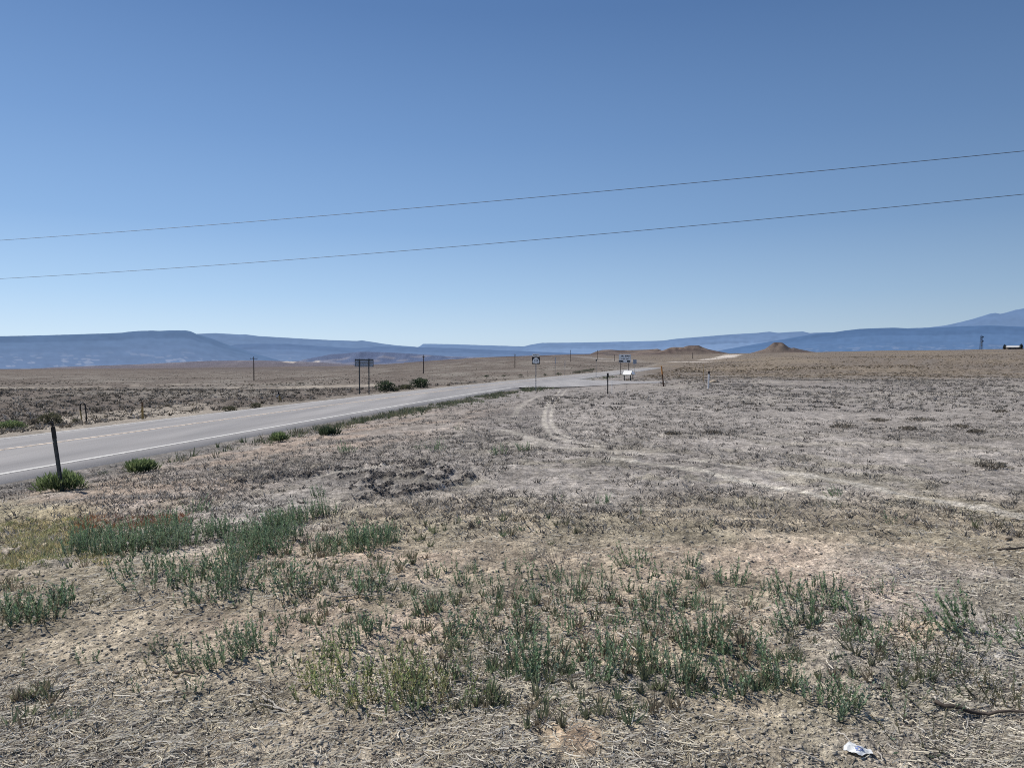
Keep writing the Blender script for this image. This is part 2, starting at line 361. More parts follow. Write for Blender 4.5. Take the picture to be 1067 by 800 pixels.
# ------------------------------------------------------------------ the ground
us = np.concatenate([-900+np.arange(0, 840, 14.), np.arange(-60, 1128, 1.15), 1128+np.arange(0, 900, 14.)])
yy = np.arange(835, 380.2, -.72); ds1 = 1.6*F/(yy-HY)
ds = np.concatenate([[1.2, 1.6, 1.9], ds1[ds1 > 2.05], np.exp(np.linspace(math.log(ds1[-1]*1.012), math.log(1850), 170)), np.linspace(1862, 2480, 62), np.exp(np.linspace(math.log(2500), math.log(8200), 80)), np.exp(np.linspace(math.log(9000), math.log(60000), 12))])
U, D = np.meshgrid(us, ds); X = (U-CX)/F*D; Y = D
Z = TM(X, Y)
def ground_colour(x, y, z, u):
    d = np.maximum(y, .6); v = img_y(x, y, z); t = t_of(x, y)
    n_big = fbm(x*.25, y*.25, 4, 41); n_mid = fbm(x*.9, y*.9, 4, 42); n_sm = fbm(x*4, y*4, 3, 43)
    A = lambda *c: np.array(c)
    mixc = lambda c0, c1, w: c0+(c1-c0)*np.asarray(w)[..., None]
    c = np.broadcast_to(A(.36, .312, .242), x.shape+(3,)).copy()
    c = mixc(c, A(.30, .285, .265), ss(-.3, .5, n_big))
    # pinkish bare strip, greyer beyond
    pink = ss(540, 575, v+14*n_big)*ss(690, 640, v+20*n_big)*ss(120, 300, u)
    c = mixc(c, A(.40, .318, .258), pink*(.25+.40*ss(-.4, .4, n_mid)))
    c = mixc(c, A(.44, .35, .265), ss(600, 690, u)*ss(640, 655, v)*ss(730, 690, v)*ss(0, .5, n_mid)*.8)
    c = mixc(c, A(.285, .262, .242), ss(545, 500, v))
    c = mixc(c, A(.225, .208, .198), ss(12, 40, d)*(.5+.5*ss(-.5, .5, n_mid)))
    # grey litter mats
    mat = ss(.12, .5, fbm(x*.55, y*.9, 3, 44))*ss(600, 640, v)*ss(740, 690, v)
    c = mixc(c, A(.33, .325, .315), mat*.85)
    c = mixc(c, A(.24, .22, .165), ss(.2, .6, fbm(x*1.2, y*1.2, 3, 45))*.5*ss(20, 8, d))
    # reddish disturbed soil near the road and ditch
    red = ss(9, 5, t)*ss(.6, 1.5, t)*ss(40, 22, y)
    c = mixc(c, A(.285, .215, .165), red*(.18+.42*ss(-.2, .5, n_mid)))
    c = mixc(c, A(.14, .135, .13), ss(2.6, 1.2, t)*ss(.3, .5, t)*ss(70, 40, y)*(.4+.5*ss(-.4, .3, n_sm)))
    # dark churned mud
    rh, rd = ruts(x, y); c = mixc(c, A(.085, .077, .073), np.where(d < 16, rd*.9, 0))
    inside = ss(1.25, .7, np.hypot((x-RUT[0])/1.5, (y-RUT[1])/1.6))
    c = mixc(c, A(.235, .220, .205), np.where(d < 16, inside*.45*(1-rd), 0))
    dm = ss(1, .3, np.hypot((x-.05)/1.7, (y-22)/7.5))*(t > 1)
    c = mixc(c, A(.13, .12, .118), dm*(.45+.4*n_mid))
    # yellow and red ground cover underlay on the left
    yel = ss(518, 532, v)*ss(580, 560, v)*ss(140, 60, u)*(y < 14); c = mixc(c, A(.36, .31, .17), yel*.5)
    # ant hill
    ant = ss(.24, .04, np.hypot(x-ANT.x, (y-ANT.y)*.9)+.05*n_sm); c = mixc(c, A(.30, .215, .155), ant*.75)
    # middle distance on the right: grey, then brown scrub country
    right = ss(630, 700, u)
    c = mixc(c, A(.215, .195, .180), right*ss(25, 60, d)*(.6+.4*n_big))
    c = mixc(c, A(.33, .305, .270), right*ss(16, 40, d)*ss(90, 60, d)*ss(.05, .6, fbm(x*.6, y*.25, 4, 52))*.6)
    brown = ss(60, 150, d+22*n_big)*np.maximum(right, t > 6)
    c = mixc(c, A(.150, .124, .100), brown*(.8+.2*n_big)); 
    c = mixc(c, A(.215, .178, .135), brown*ss(.1, .6, fbm(x*.05, y*.018, 3, 47))*.55)
    # the plain over the road
    lft = (t < -7.2)
    pl = mixc(np.broadcast_to(A(.142, .122, .107), c.shape), A(.190, .172, .152), ss(-.1, .5, fbm(x*.10, y*.05, 4, 48)))
    pl = mixc(pl, A(.105, .088, .076), ss(.0, .5, fbm(x*.06, y*.022, 4, 49))*.7)
    pl = mixc(pl, A(.36, .32, .27), ss(.42, .7, fbm(x*.07, y*.03, 3, 53))*ss(250, 120, d)*.8)
    pl = mixc(pl, A(.25, .225, .195), ss(-11, -8, t)*.7)
    c = np.where(lft[..., None], pl, c)
    # pale wheel tracks
    near = d < 60
    for pl_, w, a in TRK:
        dist = polydist(x, y, pl_)
        tw = ss(w*1.15, w*.5, dist+w*.22*n_sm)*a*near
        c = mixc(c, A(.46, .43, .38), tw*.9)
    # far country
    farw = ss(500, 1600, d)
    fc = mixc(np.broadcast_to(A(.125, .103, .090), c.shape), A(.098, .083, .080), ss(-.2, .4, fbm(x*.006, y*.003, 4, 50)))
    c = mixc(c, fc, farw)
    slope_lit = ss(.05, .5, fbm(x*.012, y*.012, 3, 51))  # sunlit slope tone painted into the colour in noise patches
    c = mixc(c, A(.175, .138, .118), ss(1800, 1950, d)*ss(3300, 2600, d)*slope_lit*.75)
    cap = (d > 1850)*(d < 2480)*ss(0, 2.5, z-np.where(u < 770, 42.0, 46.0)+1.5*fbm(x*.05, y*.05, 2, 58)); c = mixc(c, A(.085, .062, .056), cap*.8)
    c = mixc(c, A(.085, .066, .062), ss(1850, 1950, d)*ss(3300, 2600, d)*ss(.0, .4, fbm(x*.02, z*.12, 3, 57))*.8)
    c = mixc(c, A(.125, .12, .15), ss(3000, 4400, d)*.9)  # from here outward, bluish distance haze is painted into the ground colour
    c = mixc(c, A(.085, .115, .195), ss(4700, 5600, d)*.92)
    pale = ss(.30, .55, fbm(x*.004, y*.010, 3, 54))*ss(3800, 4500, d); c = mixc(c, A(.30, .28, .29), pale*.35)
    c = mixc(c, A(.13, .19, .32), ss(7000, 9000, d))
    for pl_, w, a in FARG:
        dist = polydist(x, y, pl_); c = mixc(c, A(.46, .42, .38), ss(w, w*.5, dist)*a*(d > 200))
    dfar = ss(40, 400, d)
    c = c*(1+.20*n_mid*(1-dfar)+.16*n_sm*(1-ss(10, 40, d))+.10*n_big)[..., None]
    return np.clip(c*np.array([1.19, 1.185, 1.165]), .01, .9)
ANT = ground_at(597, 770)
FARG = [([ground_at(*p).xy for p in pl], w, a) for pl, w, a in FARTRK]
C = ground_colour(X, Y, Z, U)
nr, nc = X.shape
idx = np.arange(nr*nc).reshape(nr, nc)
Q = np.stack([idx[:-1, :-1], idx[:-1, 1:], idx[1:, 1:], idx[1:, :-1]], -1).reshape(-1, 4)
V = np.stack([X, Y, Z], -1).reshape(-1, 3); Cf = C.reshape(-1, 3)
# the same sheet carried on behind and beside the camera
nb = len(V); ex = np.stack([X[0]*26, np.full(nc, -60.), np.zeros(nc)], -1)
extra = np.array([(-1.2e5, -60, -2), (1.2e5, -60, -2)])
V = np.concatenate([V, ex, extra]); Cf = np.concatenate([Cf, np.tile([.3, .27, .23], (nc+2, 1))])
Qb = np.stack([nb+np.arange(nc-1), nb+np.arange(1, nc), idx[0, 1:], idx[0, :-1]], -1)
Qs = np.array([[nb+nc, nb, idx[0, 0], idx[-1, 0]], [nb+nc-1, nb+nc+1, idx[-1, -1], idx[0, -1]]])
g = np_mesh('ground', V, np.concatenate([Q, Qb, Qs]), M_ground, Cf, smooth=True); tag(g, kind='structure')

# ------------------------------------------------------------------ road
def strip(name, d0, d1, t0, t1, up, mat, parent, step=2.0, nt=2, kind=None):
    n = max(2, int((d1-d0)/step)+1); dd = np.linspace(d0, d1, n); tt = np.linspace(t0, t1, nt)
    Vv = np.array([road_pt(d, t, up) for d in dd for t in tt]); ii = np.arange(n*nt).reshape(n, nt)
    q = np.stack([ii[:-1, 1:], ii[:-1, :-1], ii[1:, :-1], ii[1:, 1:]], -1).reshape(-1, 4)
    return np_mesh(name, Vv, q, mat, parent=parent)
secs = [(.62, -.09), (.48, 0), (0, 0), (-3.4, 0), (-6.8, 0), (-7.25, 0), (-7.38, -.09)]
dd = np.concatenate([np.arange(-60, 120, 1.5), np.arange(120, 321, 4.)])
def rp_(d, t, dz): p = road_pt(d, t); e = (.03*math.sin(d*1.7)+.03*math.sin(d*4.1+1))*(t > .3 or t < -7); q = road_pt(d, t+e); return (q[0], q[1], p[2]+dz)
Vr = np.array([rp_(d, t, dz) for d in dd for t, dz in secs]); ii = np.arange(len(Vr)).reshape(len(dd), len(secs))
q = np.stack([ii[:-1, 1:], ii[:-1, :-1], ii[1:, :-1], ii[1:, 1:]], -1).reshape(-1, 4)
tr_ = np.tile(np.array([t for t, dz in secs]), len(dd)); dr_ = np.repeat(dd, len(secs))
road = np_mesh('road', Vr, q, M_asph, np.stack([tr_*.1+.8, dr_*.001+.2, 0*tr_], -1)); tag(road, kind='structure')
strip('edge_line', -60, 60.5, .07, -.07, .006, M_white, road, .8)
strip('edge_line', 90, 300, .06, -.06, .006, M_white, road, 2)
strip('edge_line', -60, 300, -6.86, -6.72, .006, M_white, road, 1)
# centre line over a rumble strip: short worn blocks near, continuous farther off
vs = []; fs = []
dcur = -25.0
while dcur < 40:
    for (a, b, up) in [(dcur, dcur+.20, .006)]:
        k = len(vs); vs += [road_pt(a, -3.31, up), road_pt(a, -3.52, up), road_pt(b, -3.52, up), road_pt(b, -3.31, up)]; fs.append((k, k+1, k+2, k+3))
    dcur += .31
np_mesh('centre_line', np.array(vs), np.array(fs), M_rumble, parent=road)
strip('centre_line', 40, 300, -3.33, -3.48, .006, M_yellow, road, 1)
# side road apron on the right
ap = [(2.0, 61.2), (5.3, 62.6), (8.4, 66.8), (11.5, 72), (16.5, 74.5), (16.5, 79.5), (11.8, 81.2), (9.3, 84.2), (8.4, 89)]
apL = [road_pt(d, -.05)[:2] for d in (89, 84, 79, 74, 68, 61)]
bmx = MB(); bmx.poly([(x, y, -.592) for x, y in ap+apL]); side = bmx.build('side_road', M_asph); tag(side, kind='structure')

# ------------------------------------------------------------------ distant mesas and mountains
def mountain(name, D, prof, base_y, col_top, col_bot, seed, cliff=.25, pale=.0, dep=.16, step=1.6):
    pu = [p[0] for p in prof]; pv = [p[1] for p in prof]
    uu = np.arange(pu[0], pu[-1]+.1, step); top = np.interp(uu, pu, pv)
    vv = np.concatenate([[-.6, -.25], np.linspace(0, 1, 46)])
    Uu, Vv = np.meshgrid(uu, vv); Tp = np.meshgrid(top, vv)[0]
    f = np.clip(Vv, 0, 1)
    rid = np.abs(fbm(Uu*.11+seed, f*1.3+seed, 4, seed))
    prof_d = np.where(f < cliff, f*.12, .12*cliff+(f-cliff)*1.0)
    depth = D*(1-dep*prof_d-.0028*rid*ss(.02, .5, f)); depth = np.where(Vv < 0, D*(1-Vv*.25), depth)
    yim = Tp+(base_y-Tp)*(f**1.08)+.35*fbm(Uu*.22, f*5, 3, seed+3)*ss(0, .1, f)*ss(1, .8, f)
    yim = yim+.07*fbm(Uu*.35, Uu*0, 2, seed+5)*(f < .01)
    e = (HY-yim)/F
    z = H+e*depth
    z = np.where(Vv < 0, H+(HY-Tp)/F*D*(1.0), z)
    x = (Uu-CX)/F*depth
    Vn = np.stack([x, depth, z], -1).reshape(-1, 3)
    c = np.array(col_top)+(np.array(col_bot)-np.array(col_top))*(f**.9)[..., None]  # paler towards the base, haze painted into the colour
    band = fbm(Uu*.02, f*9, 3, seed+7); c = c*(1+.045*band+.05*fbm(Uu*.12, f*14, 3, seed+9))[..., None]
    if pale:
        pp = ss(.40, .62, fbm(Uu*.12, f*26, 3, seed+11))*ss(.45, .8, f); c = c+(np.array([.42, .46, .58])-c)*(pp*pale)[..., None]
    ii = np.arange(Vn.shape[0]).reshape(Uu.shape)
    q = np.stack([ii[:-1, :-1], ii[1:, :-1], ii[1:, 1:], ii[:-1, 1:]], -1).reshape(-1, 4)
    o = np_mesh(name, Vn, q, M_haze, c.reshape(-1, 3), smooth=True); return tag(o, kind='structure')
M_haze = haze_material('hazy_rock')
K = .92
def hz(r, g_, b_): return (r*K*1.40, g_*K*1.14, b_*K*.97)  # rock colour with the blue of the haze painted in
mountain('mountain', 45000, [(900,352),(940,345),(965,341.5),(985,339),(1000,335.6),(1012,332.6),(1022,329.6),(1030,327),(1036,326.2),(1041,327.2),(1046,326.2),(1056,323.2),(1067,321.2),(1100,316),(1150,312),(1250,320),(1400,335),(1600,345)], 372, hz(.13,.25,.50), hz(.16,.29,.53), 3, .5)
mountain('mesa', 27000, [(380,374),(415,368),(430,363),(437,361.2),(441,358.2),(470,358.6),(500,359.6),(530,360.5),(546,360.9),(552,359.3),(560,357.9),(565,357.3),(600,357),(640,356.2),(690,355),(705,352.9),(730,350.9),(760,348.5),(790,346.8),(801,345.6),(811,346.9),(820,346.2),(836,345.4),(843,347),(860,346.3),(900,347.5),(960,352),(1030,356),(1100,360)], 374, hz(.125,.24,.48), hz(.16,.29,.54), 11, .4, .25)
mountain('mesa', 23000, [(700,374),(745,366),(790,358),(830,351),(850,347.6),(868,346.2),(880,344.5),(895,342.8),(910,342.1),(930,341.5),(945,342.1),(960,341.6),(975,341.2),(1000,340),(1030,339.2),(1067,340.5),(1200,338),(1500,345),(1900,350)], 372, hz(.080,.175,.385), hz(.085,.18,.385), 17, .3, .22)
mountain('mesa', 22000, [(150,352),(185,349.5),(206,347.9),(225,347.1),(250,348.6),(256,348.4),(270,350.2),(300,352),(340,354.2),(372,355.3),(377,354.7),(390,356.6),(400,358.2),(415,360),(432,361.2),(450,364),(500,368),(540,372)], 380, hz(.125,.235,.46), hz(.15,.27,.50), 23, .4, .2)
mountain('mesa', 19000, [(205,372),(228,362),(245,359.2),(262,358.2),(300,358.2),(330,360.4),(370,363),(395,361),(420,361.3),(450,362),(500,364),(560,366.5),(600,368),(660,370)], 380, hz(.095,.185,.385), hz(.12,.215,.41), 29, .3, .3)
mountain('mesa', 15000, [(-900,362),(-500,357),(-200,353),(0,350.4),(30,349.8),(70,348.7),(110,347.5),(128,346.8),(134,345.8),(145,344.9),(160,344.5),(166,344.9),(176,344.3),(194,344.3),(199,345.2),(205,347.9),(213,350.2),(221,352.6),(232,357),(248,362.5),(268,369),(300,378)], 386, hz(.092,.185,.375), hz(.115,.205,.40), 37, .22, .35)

# ------------------------------------------------------------------ scatter (uncountable ground litter)
def sample(n, u0, u1, y0, y1, power=1.0):
    u = RNG.uniform(u0, u1, n); v = y0+(y1-y0)*RNG.uniform(0, 1, n)**power
    d = 1.6*F/(v-HY); return (u-CX)/F*d, d, u, v
def ico():
    b = bmesh.new(); bmesh.ops.create_icosphere(b, subdivisions=1, radius=1); v = np.array([p.co[:] for p in b.verts]); f = np.array([[q.index for q in p.verts] for p in b.faces]); b.free(); return v, f
IV, IF = ico()
def rough_ground(x, y): return TM(x, y)
def litter(name, n, u0, u1, y0, y1, pale, keep=None, lmin=.012, lmax=.10, wmm=(.6, 1.7), power=1.0):
    x, y, u, v = sample(n, u0, u1, y0, y1, power)
    if keep is not None: k = keep(x, y, u, v); x, y = x[k], y[k]
    n = len(x); ang = RNG.normal(.2, 1.3, n); L = lmin+(lmax-lmin)*RNG.random(n)**2.8; w = RNG.uniform(*wmm, n)*.001*(1+y/14)
    bend = RNG.normal(0, .25, n); tilt = np.abs(RNG.normal(0, .16, n))
    S = 4; tt = np.linspace(-.5, .5, S)
    Vs = np.zeros((n, S, 2, 3)); z0 = rough_ground(x, y)
    for i, t in enumerate(tt):
        a = ang+bend*t*2; px = x+L*t*np.cos(ang)-L*bend*t*t*np.sin(ang); py = y+L*t*np.sin(ang)+L*bend*t*t*np.cos(ang)
        zz = np.maximum(rough_ground(px, py)+.002, z0+.003+L*(t+.5)*tilt*.7)+.002
        for j, sg in enumerate((-1, 1)):
            Vs[:, i, j] = np.stack([px-np.sin(a)*w*sg, py+np.cos(a)*w*sg, zz+sg*w*.6], -1)
    base = np.arange(n)[:, None]*S*2
    fs = np.concatenate([np.stack([base[:, 0]+2*i, base[:, 0]+2*i+2, base[:, 0]+2*i+3, base[:, 0]+2*i+1], -1) for i in range(S-1)])
    pal = np.array(pale); ci = RNG.integers(0, len(pal), n); c = pal[ci]*RNG.uniform(.65, 1.2, (n, 1))
    return np_mesh(name, Vs.reshape(-1, 3), fs, M_dry, np.repeat(c, S*2, axis=0))
straws = [(.66,.60,.47), (.54,.50,.40), (.44,.41,.35), (.58,.55,.49), (.17,.15,.13), (.30,.26,.21), (.12,.11,.10), (.70,.65,.55)]
o = litter('dry_straw_litter', 95000, -40, 1110, 480, 830, straws, lambda x, y, u, v: (fbm(x*.8, y*.9, 3, 61)+RNG.normal(0, .30, len(x)) > .08) & ((np.hypot(x-ANT.x, y-ANT.y) > .17) | (RNG.random(len(x)) < .3)), power=.8)
tag(o, 'pale dry straw and broken stalks strewn over the bare foreground soil', 'straw', kind='stuff')
def clods(name, n, u0, u1, y0, y1, rmin, rmax, cols, power=1.0, keep=None, flat=.48, growth=6):
    x, y, u, v = sample(n, u0, u1, y0, y1, power)
    if keep is not None: k = keep(x, y, u, v); x, y = x[k], y[k]
    n = len(x); r = rmin+(rmax-rmin)*RNG.random(n)**3; r = r*(1+y/growth)
    j = 1+RNG.normal(0, .34, (n, len(IV), 1)); sx = RNG.uniform(.7, 1.4, (n, 1)); sy = RNG.uniform(.7, 1.3, (n, 1))
    P = IV[None]*j; P = np.stack([P[..., 0]*sx, P[..., 1]*sy, P[..., 2]*flat], -1)*r[:, None, None]
    P[..., 0] += x[:, None]; P[..., 1] += y[:, None]; P[..., 2] += (rough_ground(x, y)+r*.25)[:, None]
    fs = (IF[None]+np.arange(n)[:, None, None]*len(IV)).reshape(-1, 3)
    c = np.array(cols)[RNG.integers(0, len(cols), n)]*RNG.uniform(.7, 1.2, (n, 1))
    return np_mesh(name, P.reshape(-1, 3), fs, M_stone, np.repeat(c, len(IV), axis=0))
soilc = [(.44,.40,.32), (.40,.36,.30), (.34,.31,.27), (.48,.43,.34), (.26,.24,.21)]
o = clods('soil_clods', 32000, -40, 1110, 500, 835, .0018, .0075, soilc, .75, keep=lambda x, y, u, v: np.hypot(x-ANT.x, y-ANT.y) > .15)
tag(o, 'small crumbly clods and grit covering the foreground soil', 'soil', kind='stuff')
rx, ry = RNG.uniform(RBOX[0], RBOX[1], 26000), RNG.uniform(RBOX[2], RBOX[3], 26000)
def mudclods():
    k = ruts(rx, ry)[1] > .45; x, y = rx[k], ry[k]; n = len(x); r = .005+.015*RNG.random(n)**3
    P = IV[None]*(1+RNG.normal(0, .25, (n, len(IV), 1)))*r[:, None, None]
    P[..., 0] += x[:, None]; P[..., 1] += y[:, None]; P[..., 2] += (rough_ground(x, y)+r*.3)[:, None]
    fs = (IF[None]+np.arange(n)[:, None, None]*len(IV)).reshape(-1, 3)
    c = np.array([(.14,.128,.118), (.105,.097,.092), (.19,.172,.155)])[RNG.integers(0, 3, n)]
    return np_mesh('mud_clods', P.reshape(-1, 3), fs, M_stone, np.repeat(c, len(IV), axis=0))
tag(mudclods(), 'dark lumps of churned mud in the tyre ruts left of centre', 'mud', kind='stuff')
def tufts(name, x, y, hgt, spread, nb, cols, mat, up=.6, wid=.02, label=None, cat=None, seg=1):
    """many small tufts of blades; hgt and spread per tuft"""
    n = len(x); z = rough_ground(x, y)
    P = np.zeros((n, nb, 3, 3)); a = RNG.uniform(0, 2*math.pi, (n, nb)); rr = RNG.random((n, nb))**.7*spread[:, None]
    bx = x[:, None]+rr*np.cos(a)*.5; by = y[:, None]+rr*np.sin(a)*.5
    lean = RNG.normal(0, 1-up, (n, nb, 2)); hh = hgt[:, None]*RNG.uniform(.45, 1.1, (n, nb))
    tx = bx+rr*np.cos(a)*.7+lean[..., 0]*hh; ty = by+rr*np.sin(a)*.7+lean[..., 1]*hh; w = wid*hgt[:, None]*RNG.uniform(.6, 1.5, (n, nb))
    ang = RNG.uniform(-.8, .8, (n, nb)); zb = z[:, None]-.01
    P[:, :, 0] = np.stack([bx-w*np.cos(ang), by-w*np.sin(ang), np.broadcast_to(zb, bx.shape)], -1)
    P[:, :, 1] = np.stack([bx+w*np.cos(ang), by+w*np.sin(ang), np.broadcast_to(zb, bx.shape)], -1)
    P[:, :, 2] = np.stack([tx, ty, zb+hh], -1)
    fs = np.arange(n*nb*3).reshape(-1, 3)
    cols = np.array(cols); c = cols[RNG.integers(0, len(cols), n)]*RNG.uniform(.75, 1.2, (n, 1))
    c = np.repeat(c[:, None], nb, 1)*RNG.uniform(.7, 1.25, (n, nb, 1)); c = np.repeat(c.reshape(-1, 3), 3, axis=0)
    o = np_mesh(name, P.reshape(-1, 3), fs, mat, c)
    return tag(o, label, cat, kind='stuff')
def offroad(x, y, m=.9):
    t = t_of(x, y); return ((t > m) | (t < -7.2-m)) & (np.hypot(x-APRON[0], y-APRON[1]) > 9)
# stubble over the grey flat
x, y, u, v = sample(52000, -80, 1150, 396, 560, .95)
k = offroad(x, y) & (t_of(x, y) > 0) & (fbm(x*.3, y*.3, 3, 71)+RNG.normal(0, .4, len(x)) > -.25) & (RNG.random(len(x)) < ss(560, 470, v)*.9+.15)
k &= ~((np.hypot((x-RUT[0])/1.5, (y-RUT[1])/1.3) < 1) & (RNG.random(len(x)) < .8))
k &= ~(np.min([polydist(x, y, pl_)/(w_*1.5) for pl_, w_, a_ in TRK], axis=0) < 1)
x, y = x[k], y[k]
tufts('dry_stubble', x, y, RNG.uniform(.018, .060, len(x))*(1+y/50), RNG.uniform(.05, .15, len(x))*(1+y/60), 7,
      [(.38,.35,.30), (.30,.275,.25), (.50,.46,.40), (.17,.155,.145), (.24,.215,.185), (.12,.115,.105)], M_dry, .35, .13,
      'low grey dry stubble covering the flat beside the road', 'stubble')
# scrub specks on the plains
def scrub(name, n, sel, label, smin, smax, cols, ylo, yhi, power, flat=.6):
    x, y, u, v = sample(n, -200, 1270, ylo, yhi, power); k = sel(x, y); x, y = x[k], y[k]
    n = len(x); r = RNG.uniform(smin, smax, n)*(1+.0012*np.minimum(y, 900))
    P = IV[None]*(1+RNG.normal(0, .35, (n, len(IV), 1))); P = np.stack([P[..., 0]*RNG.uniform(.8, 1.6, (n, 1)), P[..., 1]*RNG.uniform(.8, 1.5, (n, 1)), P[..., 2]*flat], -1)*r[:, None, None]
    P[..., 0] += x[:, None]; P[..., 1] += y[:, None]; P[..., 2] += (rough_ground(x, y)+r*.25)[:, None]
    fs = (IF[None]+np.arange(n)[:, None, None]*len(IV)).reshape(-1, 3)
    c = np.array(cols)[RNG.integers(0, len(cols), n)]*RNG.uniform(.7, 1.25, (n, 1)); c = np.repeat(c[:, None], len(IV), 1)*RNG.uniform(.7, 1.3, (n, len(IV), 1))
    return tag(np_mesh(name, P.reshape(-1, 3), fs, M_scrub, c.reshape(-1, 3)), label, 'scrub', kind='stuff')
x, y, u, v = sample(34000, -200, 760, 382, 470, 1.25)
k = (t_of(x, y) < -8.6-RNG.random(len(x))*1.5) & (y > 10) & (RNG.random(len(x)) < .92*ss(170, 12, y)**1.3) & (fbm(x*.12, y*.05, 3, 81)+RNG.normal(0, .45, len(x)) > -.1); x, y = x[k], y[k]
tufts('sagebrush_scrub', x, y, RNG.uniform(.05, .16, len(x))*(1+y/160), RNG.uniform(.10, .36, len(x))*(1+y/160), 9,
      [(.19,.165,.13), (.15,.135,.11), (.24,.21,.175), (.31,.28,.24), (.12,.11,.095), (.36,.33,.29)], M_dry, .45, .22, 'low brown and grey desert scrub dotting the near plain across the road', 'scrub')
scrub('sagebrush_scrub', 22000, lambda x, y: (t_of(x, y) < -9.5) & (y > 150) & (fbm(x*.02, y*.008, 3, 85)+RNG.normal(0, .5, len(x)) > -.1),
      'low brown desert scrub dotting the far plain beyond the road', .08, .18,
      [(.14,.12,.09), (.115,.10,.08), (.20,.17,.13), (.26,.225,.18), (.10,.09,.07)], 377.4, 388, 1.2, .5)
x, y, u, v = sample(46000, 560, 1270, 379.5, 428, 1.25)
k = (t_of(x, y) > 5) & (np.hypot(x-APRON[0], y-APRON[1]) > 9) & (RNG.random(len(x)) < .12+.6*ss(28, 85, y)) & (fbm(x*.14, y*.06, 3, 82)+RNG.normal(0, .45, len(x))+ss(40, 120, y)*.4 > .1); x, y = x[k], y[k]
br = RNG.random(len(x)) < ss(65, 130, y+12*fbm(x*.04, y*.04, 2, 89))
for sel, cl, lab in ((~br, [(.26,.235,.205), (.20,.18,.16), (.32,.29,.25), (.40,.37,.32), (.15,.14,.125), (.30,.275,.25)], 'grey and mauve desert scrub covering the near part of the right flat'),
                     (br, [(.20,.16,.11), (.15,.12,.085), (.26,.20,.13), (.32,.26,.18), (.115,.10,.075)], 'brown desert scrub on the rising ground behind the grey flat')):
    xs_, ys_ = x[sel], y[sel]
    tufts('sagebrush_scrub', xs_, ys_, RNG.uniform(.04, .10, len(xs_))*(1+ys_/130), RNG.uniform(.10, .28, len(xs_))*(1+ys_/160), 9, cl, M_dry, .45, .22, lab, 'scrub')
scrub('sagebrush_scrub', 22000, lambda x, y: (t_of(x, y) > 6) & (y > 170) & (fbm(x*.03, y*.012, 3, 87)+RNG.normal(0, .5, len(x))+.2 > 0),
      'brown desert scrub dotting the rising ground up to the right skyline', .07, .17,
      [(.17,.135,.095), (.13,.105,.075), (.23,.18,.12), (.29,.235,.16), (.10,.085,.065)], 377.4, 384, 1.0, .5)
# green and straw coloured grass fringe on the near verge
n = 3600; dv = np.where(RNG.random(n) < .86, RNG.uniform(14, 63, n), RNG.uniform(86, 130, n)); tv = .75+np.abs(RNG.normal(0, .8, n))+RNG.random(n)*1.2
gx = np.array([road_pt(a, b)[0] for a, b in zip(dv, tv)]); gy = np.array([road_pt(a, b)[1] for a, b in zip(dv, tv)])
k = (ss(19, 30, gy)*.95+.08 > RNG.random(n)) & (fbm(gx*.45, gy*.25, 3, 83) > -.15) & (np.hypot(gx-APRON[0], gy-APRON[1]) > 9.5)
gx, gy = gx[k], gy[k]
tufts('roadside_grass', gx, gy, RNG.uniform(.06, .24, len(gx)), RNG.uniform(.08, .2, len(gx)), 9, [(.19,.22,.125), (.165,.195,.115), (.26,.25,.16), (.38,.34,.25), (.15,.18,.105)], M_dry, .7, .06,
      'green and straw coloured grass fringe along the near road edge', 'grass')
# yellow and reddish low ground cover at the left
x, y, u, v = sample(5200, -120, 215, 521, 578, 1.0)
w = np.where(v > 534, ss(150, 20, u+40*fbm(x*1.3, y*1.3, 3, 84))*ss(582, 560, v+8*fbm(x*1.5, y*1.5, 2, 88)), ss(-40, 20, u)*ss(205, 185, u)); k = RNG.random(len(x)) < w*(.35+.65*(fbm(x*2, y*2, 2, 86) > -.2)); x, y, u, v = x[k], y[k], u[k], v[k]
rd = (v < 535) & (u > 80)
tufts('yellow_ground_cover', x[~rd], y[~rd], RNG.uniform(.025, .075, (~rd).sum()), RNG.uniform(.04, .10, (~rd).sum()), 10, [(.50,.45,.22), (.40,.40,.21), (.31,.34,.18), (.56,.48,.29)], M_leaf, .55, .09,
      'yellow-green low ground cover spreading at the left edge', 'ground cover')
tufts('red_ground_cover', x[rd], y[rd], RNG.uniform(.03, .07, rd.sum()), RNG.uniform(.05, .12, rd.sum()), 10, [(.26,.11,.06), (.30,.15,.07), (.22,.14,.07)], M_leaf, .55, .09,
      'rust red low ground cover behind the yellow patch', 'ground cover')

